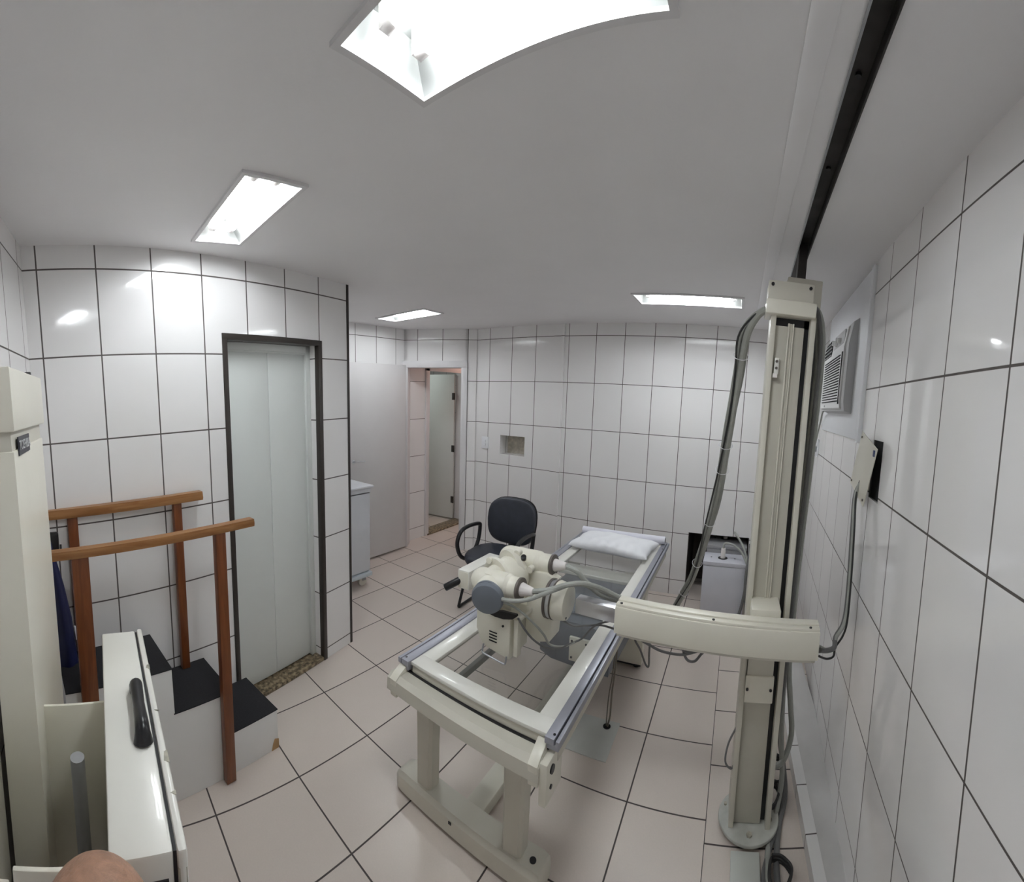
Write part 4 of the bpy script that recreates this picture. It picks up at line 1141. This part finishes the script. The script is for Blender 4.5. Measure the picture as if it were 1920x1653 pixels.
# loose metal cover plate; a solid dark block stands in for the hole's shade
b = MB(); b.box(1.4255, 1.5595, -0.30, -0.008, 1.4055, 1.6295); o = b.build('hole_shade_block', M_DARK); o.location = ORG_R; o.rotation_euler = (0, 0, ANG_R); struct(o)
cvp = thing('cover_plate', 'cream metal cover plate hanging askew over a dark hole in the right wall', 'cover plate', ORG_R, ANG_R)
q = [Vector((1.655, 0.022, 1.655)), Vector((1.385, 0.030, 1.604)), Vector((1.487, 0.034, 1.379)), Vector((1.782, 0.024, 1.423))]
b = MB()
q2 = [p + Vector((0, 0.003, 0)) for p in q]
b._add(q + q2, [(0, 1, 2, 3), (7, 6, 5, 4), (0, 4, 5, 1), (1, 5, 6, 2), (2, 6, 7, 3), (3, 7, 4, 0)])
b.build('plate', M_CREAMD, cvp, smooth=10)
cen = sum(q, Vector()) / 4
for p in (q[0], q[2], q[3]):
    c = p.lerp(cen, 0.16)
    b = MB(); b.cyl(c + Vector((0, 0.002, 0)), c + Vector((0, 0.007, 0)), 0.005, n=12); b.build('screw', M_RING, cvp)
c = q[1].lerp(cen, 0.18)
b = MB(); b.box(c.x - 0.012, c.x + 0.012, c.y, c.y + 0.006, c.z - 0.014, c.z + 0.010, 0.003); b.build('blue_tab', mat('dark_blue', (0.03, 0.05, 0.14), 0.4), cvp)

RL = local(Vector(ORG_R), ANG_R)


def rw(c, d, z):
    return tuple(RL @ Vector((c, d, z)))


for k, (off, r, mm, lb) in enumerate(((0.000, 0.0095, M_CABLED, 'thickest dark grey cable hanging from the askew cover plate to the arm end'),
                                      (0.018, 0.0075, M_CABLE, 'grey cable hanging beside the thick one from the askew cover plate'),
                                      (0.034, 0.0040, M_CABLEB, 'thin black cable hanging lowest from the askew cover plate'))):
    zz = (0.0, 0.0, -0.035)[k]
    ends = ((0.355, 1.42, 0.880), (0.355, 1.43, 0.900), (0.352, 1.41, 0.858))[k]
    cable('wall_cable', lb, [rw(1.60, 0.018 + off * 0.3, 1.46), rw(1.60 - off * 0.3, 0.042, 1.40), rw(1.575 - off, 0.047, 1.28), rw(1.55 - off, 0.047, 1.12), rw(1.53 - off, 0.05, 0.98 + zz), rw(1.51 - off * .5, 0.062, 0.915 + zz), rw(1.495 - off * .3, 0.09, 0.872 + zz), (0.415, 1.465, 0.852 + zz), (0.385, 1.445, 0.852 + zz * .9), (ends[0] - 0.005, ends[1], 0.868 + zz * .8 + 0.006 * k)], r, mm, 'cables from the wall plate to the arm')

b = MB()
b.box(-0.369, -0.364, 0.004, 0.42, 0.002, 0.582); b.box(0.160, 0.165, 0.004, 0.42, 0.002, 0.582); b.box(-0.369, 0.165, 0.004, 0.42, 0.577, 0.582); b.box(-0.369, 0.165, 0.414, 0.419, 0.002, 0.582)  # thin dark brown panels added to darken the inside of the pit
o = b.build('trim_11', mat('dark_brown_lining', (0.05, 0.04, 0.034), 0.8, var=0.3, scale=12)); o.location = ORG_B; o.rotation_euler = (0, 0, AB); struct(o)
# ------------------------------------------------------------------ transformer boxes in the pit of the back wall
for nm_, lab, x0, x1, y0, y1, zt, mm in (('transformer_box', 'pale lilac-grey metal transformer box standing in front of the wall pit', -0.200, 0.145, 3.30, 3.52, 0.462, mat('lilac_grey', (0.64, 0.65, 0.71), 0.4, var=0.03)),
                                         ('transformer_box', 'darker grey transformer box standing deeper inside the wall pit', -0.195, 0.15, 3.56, 3.98, 0.515, mat('mid_grey_metal', (0.34, 0.34, 0.35), 0.45, var=0.04))):
    t = thing(nm_, lab, 'transformer', ((x0 + x1) / 2, (y0 + y1) / 2, 0), 0, 'transformer boxes at the wall pit')
    hx, hy = (x1 - x0) / 2, (y1 - y0) / 2
    b = MB(); b.box(-hx, hx, -hy, hy, 0.0, zt - 0.035, 0.004); b.build('tank', mm, t)
    b = MB(); b.box(-hx + 0.004, hx - 0.004, -hy + 0.004, hy - 0.004, zt - 0.038, zt - 0.030, 0); b.build('gasket', M_STEELG, t)
    b = MB(); b.box(-hx - 0.003, hx + 0.003, -hy - 0.003, hy + 0.003, zt - 0.031, zt, 0.003); ld = b.build('lid', mm, t)
    b = MB(); b.cyl((-0.02, 0, zt), (-0.02, 0, zt + 0.002), 0.040, n=32); b.build('socket_hole', M_BLACK, ld)
    b = MB(); b.cyl((-0.02, 0, zt), (-0.02, 0, zt + 0.085), 0.021, 0.018, n=20, bev=0.003); b.build('cable_gland', M_PINKW, ld)
    b = MB()
    for xx in (-0.115, 0.08):
        b.cyl((xx, 0.0, zt), (xx, 0.0, zt + 0.003), 0.006, n=12)
    b.build('screw', M_BLACK, ld)
cable('transformer_cable', 'grey cable arching from the front transformer bushing to the right', [(-0.047, 3.41, 0.545), (-0.045, 3.41, 0.575), (-0.02, 3.40, 0.595), (0.04, 3.38, 0.585), (0.10, 3.35, 0.545), (0.15, 3.30, 0.47)], 0.009, M_CABLE)
cable('transformer_cable', 'grey cable arching from the rear transformer bushing behind the other', [(-0.042, 3.77, 0.598), (-0.03, 3.76, 0.625), (0.02, 3.66, 0.625), (0.08, 3.50, 0.60), (0.13, 3.36, 0.55), (0.16, 3.29, 0.44)], 0.009, M_CABLE)
cable('transformer_cable', 'dark grey cable running down the right edge of the transformer to the floor', [(0.17, 3.40, 0.60), (0.165, 3.32, 0.52), (0.150, 3.27, 0.40), (0.150, 3.26, 0.28), (0.145, 3.26, 0.22), (0.13, 3.26, 0.12), (0.10, 3.25, 0.012)], 0.012, M_CABLED)
cable('transformer_cable', 'second dark cable tied beside it, splayed towards the arm', [(0.185, 3.38, 0.56), (0.175, 3.29, 0.42), (0.165, 3.25, 0.28), (0.16, 3.25, 0.20), (0.175, 3.24, 0.10), (0.18, 3.22, 0.012)], 0.012, M_CABLED)

# ------------------------------------------------------------------ cables of the column
TOPC = [(0.066, 1.60, 2.078), (0.035, 1.62, 2.058), (0.004, 1.66, 1.994), (-0.010, 1.75, 1.868), (-0.027, 1.82, 1.735), (-0.041, 1.92, 1.588), (-0.056, 2.05, 1.400), (-0.083, 2.22, 1.195), (-0.125, 2.42, 0.985), (-0.173, 2.62, 0.750), (-0.237, 2.82, 0.500), (-0.325, 2.92, 0.290), (-0.40, 2.96, 0.10)]
for k, (dx, dy, dz, r, mm, lb) in enumerate(((0.0, 0.0, 0.0, 0.0135, M_CABLE, 'thickest grey cable arching off the column head, front of the strapped bundle'),
                                             (-0.020, 0.022, 0.004, 0.0115, M_CABLE, 'grey cable on the left side of the strapped bundle off the column head'),
                                             (0.004, 0.030, -0.012, 0.009, M_CABLE, 'slimmer grey cable at the back of the strapped bundle off the column head'),
                                             (-0.026, 0.0, -0.016, 0.0045, M_CABLEB, 'thin black wire bowing out of the strapped cable bundle'))):
    pts = []
    for i, p in enumerate(TOPC):
        w_ = min(1, i / 2.0)
        ex = (-0.012 * math.sin(i * 1.1) if k == 3 else 0.003 * math.sin(i * 1.7 + k))
        pts.append((p[0] + dx * w_ + ex * w_, p[1] + dy, p[2] + dz * w_))
    cable('column_cable', lb, pts, r, mm, 'bundle of cables arching off the column head')
for i, t in enumerate((2.6, 5.3, 6.0, 7.7, 9.3, 10.6)):
    k = int(t); f = t - k
    p = Vector(TOPC[k]).lerp(Vector(TOPC[k + 1]), f)
    d = (Vector(TOPC[k + 1]) - Vector(TOPC[k])).normalized()
    a = d.orthogonal().normalized(); bb = d.cross(a)
    b = MB()
    c0 = p + Vector((-0.011, 0.014, -0.004))
    b.tube([c0 + (a * math.cos(2 * PI * j / 12) + bb * math.sin(2 * PI * j / 12)) * 0.0325 for j in range(12)], 0.0016, n=6, sub=2, closed=True)
    o = b.build('cable_tie', M_WHITEBOARD, origin=p)
    tag(o, ['white cable tie nearest the column head, round the arching bundle', 'second white tie down the arching cable bundle', 'third white tie on the arching bundle, just under the second',
            'white tie halfway down the arching cable bundle', 'white tie level with the wall pit on the cable bundle', 'lowest white tie on the arching bundle, just above the arm'][i], 'cable tie', 'ties on the column cables')
RC = [(0.235, 1.66, 2.120), (0.275, 1.69, 2.115), (0.305, 1.72, 2.05), (0.318, 1.74, 1.93), (0.318, 1.75, 1.70), (0.312, 1.75, 1.43), (0.304, 1.75, 1.15), (0.300, 1.75, 0.87), (0.300, 1.75, 0.62)]
spec = [((0.0, 0.0), 0.0125, M_CABLE, [(0.325, 1.76, 0.42), (0.345, 1.78, 0.26), (0.31, 1.74, 0.17), (0.25, 1.72, 0.16)], 'thick grey cable down the right flank of the column, outermost'),
        ((-0.016, 0.015), 0.0115, M_CABLE, [(0.290, 1.76, 0.42), (0.30, 1.76, 0.25), (0.31, 1.72, 0.10), (0.27, 1.60, 0.012), (0.24, 1.48, 0.012), (0.235, 1.30, 0.012)], 'grey cable behind the column running to the floor'),
        ((-0.030, 0.028), 0.0115, M_CABLED, [(0.275, 1.77, 0.40), (0.30, 1.80, 0.22), (0.33, 1.74, 0.05), (0.29, 1.58, 0.012), (0.27, 1.42, 0.012), (0.285, 1.25, 0.012)], 'darker cable behind the column, curving right on the floor'),
        ((-0.012, -0.014), 0.009, M_CABLED, [(0.28, 1.74, 0.45), (0.285, 1.78, 0.30), (0.32, 1.82, 0.14), (0.33, 1.70, 0.03), (0.255, 1.52, 0.012), (0.22, 1.40, 0.012), (0.26, 1.28, 0.012)], 'slim dark cable in front of the flank bundle'),
        ((-0.045, 0.012), 0.009, M_CABLE, [(0.26, 1.76, 0.5), (0.275, 1.78, 0.34), (0.29, 1.84, 0.2), (0.25, 1.86, 0.1)], 'slim grey cable hugging the rear channel of the column')]
for (dx, dy), r, mm, tail, lb in spec:
    cable('flank_cable', lb, [(x + dx * min(1, i / 2), y + dy, z) for i, (x, y, z) in enumerate(RC)] + tail, r, mm, 'cables down the right flank of the column')
for k, (cx, cy, rr, z, ph, lb) in enumerate(((0.285, 1.80, 0.045, 0.05, 0, 'coiled black cable behind the column foot, by the curb'), (0.262, 1.70, 0.036, 0.03, 1, 'smaller black cable coil lying at the right of the column foot'), (0.275, 1.40, 0.040, 0.012, 2, 'loose black cable loop on the floor in front of the column foot'))):
    pts = [(cx + rr * (1 + 0.12 * math.sin(3 * a + ph)) * math.cos(a), cy + 1.5 * rr * math.sin(a), z + 0.012 + 0.010 * math.sin(2 * a + ph) + 0.002 * a) for a in [i * 2 * PI / 9 for i in range(22)]]
    cable('coiled_cable', lb, pts, 0.0055, M_CABLEB, 'loose cable coils by the column foot', sub=4)
cable('loose_wire', 'short dark wire curling out at the left side of the column', [(0.090, 1.62, 0.42), (0.060, 1.60, 0.36), (0.052, 1.58, 0.30), (0.075, 1.58, 0.27), (0.09, 1.60, 0.27)], 0.004, M_CABLED)

# ------------------------------------------------------------------ light switch by the doorway
sw = thing('light_switch', 'small white double light switch on the tiled back wall by the doorway', 'light switch', (-2.513, 3.66, 1.205), AB)
b = MB(); b.box(-0.042, 0.042, -0.010, 0.003, -0.062, 0.062, 0.003); b.build('cover_plate', M_WHITEBOARD, sw)
b = MB(); b.box(-0.012, 0.012, -0.016, -0.009, -0.030, -0.004, 0.002); b.build('rocker', M_WHITEBOARD, sw)
b = MB(); b.box(-0.012, 0.012, -0.016, -0.009, 0.004, 0.030, 0.002); b.build('rocker', M_WHITEBOARD, sw)

# ------------------------------------------------------------------ person kneeling in front of the chest stand


def skinned(joints, edges, root=0, sub=2):
    me = bpy.data.meshes.new('skeleton')
    me.from_pydata([j[0] for j in joints], edges, [])
    ob = bpy.data.objects.new('skeleton', me); sc.collection.objects.link(ob)
    sk = ob.modifiers.new('skin', 'SKIN'); sk.use_smooth_shade = True; sk.branch_smoothing = 0.6
    for i, j in enumerate(joints):
        rr = j[1] if isinstance(j[1], tuple) else (j[1], j[1])
        me.skin_vertices[0].data[i].radius = rr
        me.skin_vertices[0].data[i].use_root = (i == root)
    ss = ob.modifiers.new('sub', 'SUBSURF'); ss.levels = sub; ss.render_levels = sub
    dg = bpy.context.evaluated_depsgraph_get()
    dg.update()
    out = bpy.data.meshes.new_from_object(ob.evaluated_get(dg))
    bpy.data.objects.remove(ob)
    return out


PX, PY = -0.42, -0.035
J, E_ = [], []


def jn(p, r, par=None):
    J.append((Vector(p), r))
    if par is not None:
        E_.append((par, len(J) - 1))
    return len(J) - 1


HC = Vector((-0.475, -0.020, 1.012))       # centre of the skull
pel = jn((-0.22, PY, 0.27), (0.125, 0.15))
wst = jn((-0.25, PY, 0.43), (0.105, 0.135), pel)
chs = jn((-0.31, PY, 0.62), (0.115, 0.155), wst)
nkb = jn((-0.37, PY, 0.77), (0.075, 0.09), chs)
nk1 = jn((-0.43, PY + 0.005, 0.85), 0.055, nkb)
nk2 = jn((HC.x + 0.02, HC.y, 0.92), 0.055, nk1)
for s in (-1, 1):
    sh = jn((-0.36, PY + s * 0.165, 0.755), 0.058, nkb)
    el = jn((-0.37, PY + s * 0.215, 0.50), 0.040, sh)
    fm = jn((-0.41, PY + s * 0.195, 0.42), 0.036, el)
    wr = jn((-0.475, PY + s * 0.155, 0.325), 0.024, fm)
    pm = jn((-0.525, PY + s * 0.140, 0.285), (0.030, 0.020), wr)
    for k, (dy, ln) in enumerate(((-0.030, 0.070), (-0.010, 0.080), (0.010, 0.075), (0.029, 0.058))):
        a1 = jn((-0.556, PY + s * 0.140 + dy, 0.262), 0.0095, pm)
        a2 = jn((-0.556 - ln * 0.45, PY + s * 0.140 + dy * 1.15, 0.245), 0.0088, a1)
        jn((-0.556 - ln * 0.75, PY + s * 0.140 + dy * 1.2, 0.215), 0.0078, a2)
    t1 = jn((-0.515, PY + s * 0.108, 0.275), 0.0115, pm)
    jn((-0.548, PY + s * 0.088, 0.255), 0.0095, t1)
    hp_ = jn((-0.25, PY + s * 0.10, 0.235), 0.090, pel)
    kn = jn((-0.585, PY + s * 0.13, 0.095), 0.058, hp_)
    an = jn((-0.17, PY + s * 0.11, 0.060), 0.040, kn)
    jn((-0.07, PY + s * 0.11, 0.035), (0.032, 0.026), an)
body_me = skinned(J, E_, pel)
pb = MB()
pb.bm.from_mesh(body_me)
HR = Matrix.Rotation(R(12), 4, 'Y')          # nodding forward; the face looks towards -x
pb.ball(HC + Vector((0, -0.003, 0)), 0.094, 0.082, 0.100, n=40)
pb.ball(HC + Vector((-0.030, 0, -0.055)), 0.066, 0.058, 0.078, n=32)
pb.ball(HC + Vector((-0.060, 0, -0.098)), 0.030, 0.034, 0.026, n=24)       # chin
pb.ball(HC + Vector((-0.098, 0, -0.045)), 0.020, 0.013, 0.026, n=20)       # nose
pb.ball(HC + Vector((-0.082, 0, -0.012)), 0.020, 0.050, 0.010, n=20)       # brow
pb.ball(HC + Vector((-0.090, 0, -0.080)), 0.010, 0.022, 0.007, n=16)       # lips
for s in (-1, 1):
    pb.ball(HC + Vector((0.002, s * 0.082, -0.030)), 0.020, 0.009, 0.031, n=18)
    pb.ball(HC + Vector((-0.066, s * 0.036, -0.050)), 0.022, 0.020, 0.022, n=18)
per = pb.build('person', M_SKIN, smooth=180)
rm = per.modifiers.new('remesh', 'REMESH'); rm.mode = 'VOXEL'; rm.voxel_size = 0.0055; rm.use_smooth_shade = True
sm = per.modifiers.new('smooth', 'SMOOTH'); sm.factor = 0.5; sm.iterations = 4
tag(per, 'person whose reddish-brown scalp shows at the bottom edge beside the chest stand', 'person')
for s in (-1, 1):
    b = MB(); b.ball(HC + Vector((-0.0865, s * 0.031, -0.030)), 0.0105, n=18); b.build('eye', M_EYE, per)


def clothing(name, idx_pts, edges, m):
    o = bpy.data.objects.new(name, skinned(idx_pts, edges, 0)); sc.collection.objects.link(o)
    o.data.materials.append(m); o.parent = per
    return o


g = 0.014
SJ = [(Vector((-0.24, PY, 0.34)), (0.125 + g, 0.15 + g)), (Vector((-0.25, PY, 0.43)), (0.105 + g, 0.135 + g)), (Vector((-0.31, PY, 0.62)), (0.115 + g, 0.155 + g)), (Vector((-0.37, PY, 0.77)), (0.075 + g, 0.09 + g)), (Vector((-0.395, PY, 0.815)), 0.066)]
SE = [(0, 1), (1, 2), (2, 3), (3, 4)]
for s in (-1, 1):
    n0 = len(SJ)
    SJ += [(Vector((-0.36, PY + s * 0.165, 0.755)), 0.058 + g), (Vector((-0.367, PY + s * 0.203, 0.58)), 0.046 + g)]
    SE += [(3, n0), (n0, n0 + 1)]
clothing('shirt', SJ, SE, M_SHIRT)
TJ = [(Vector((-0.22, PY, 0.27)), (0.125 + g, 0.15 + g)), (Vector((-0.23, PY, 0.36)), (0.115 + g, 0.145 + g))]
TE = [(0, 1)]
for s in (-1, 1):
    n0 = len(TJ)
    TJ += [(Vector((-0.25, PY + s * 0.10, 0.235)), 0.090 + g), (Vector((-0.585, PY + s * 0.13, 0.095)), 0.058 + g), (Vector((-0.20, PY + s * 0.11, 0.062)), 0.040 + g)]
    TE += [(0, n0), (n0, n0 + 1), (n0 + 1, n0 + 2)]
clothing('trousers', TJ, TE, M_TROUSER)
# thin band of cropped hair round the crown
b = MB()
rngs = []
for t in (0.0, 0.35, 0.7, 1.0):
    zz = -0.035 + 0.085 * t
    k = math.sqrt(max(0.02, 1 - (zz / 0.100) ** 2))
    rngs.append([HC + Vector((0.004 + (0.094 * k + 0.0022) * math.cos(a), -0.003 + (0.082 * k + 0.0022) * math.sin(a), zz)) for a in [R(-105) + R(210) * i / 30 for i in range(31)]])
rr = [[b.bm.verts.new(p) for p in r_] for r_ in rngs]
for q_ in range(3):
    for k_ in range(30):
        b.bm.faces.new((rr[q_][k_], rr[q_][k_ + 1], rr[q_ + 1][k_ + 1], rr[q_ + 1][k_]))
hb = b.build('hair', M_HAIR, per, smooth=180)
sd = hb.modifiers.new('solid', 'SOLIDIFY'); sd.thickness = 0.003; sd.offset = 0
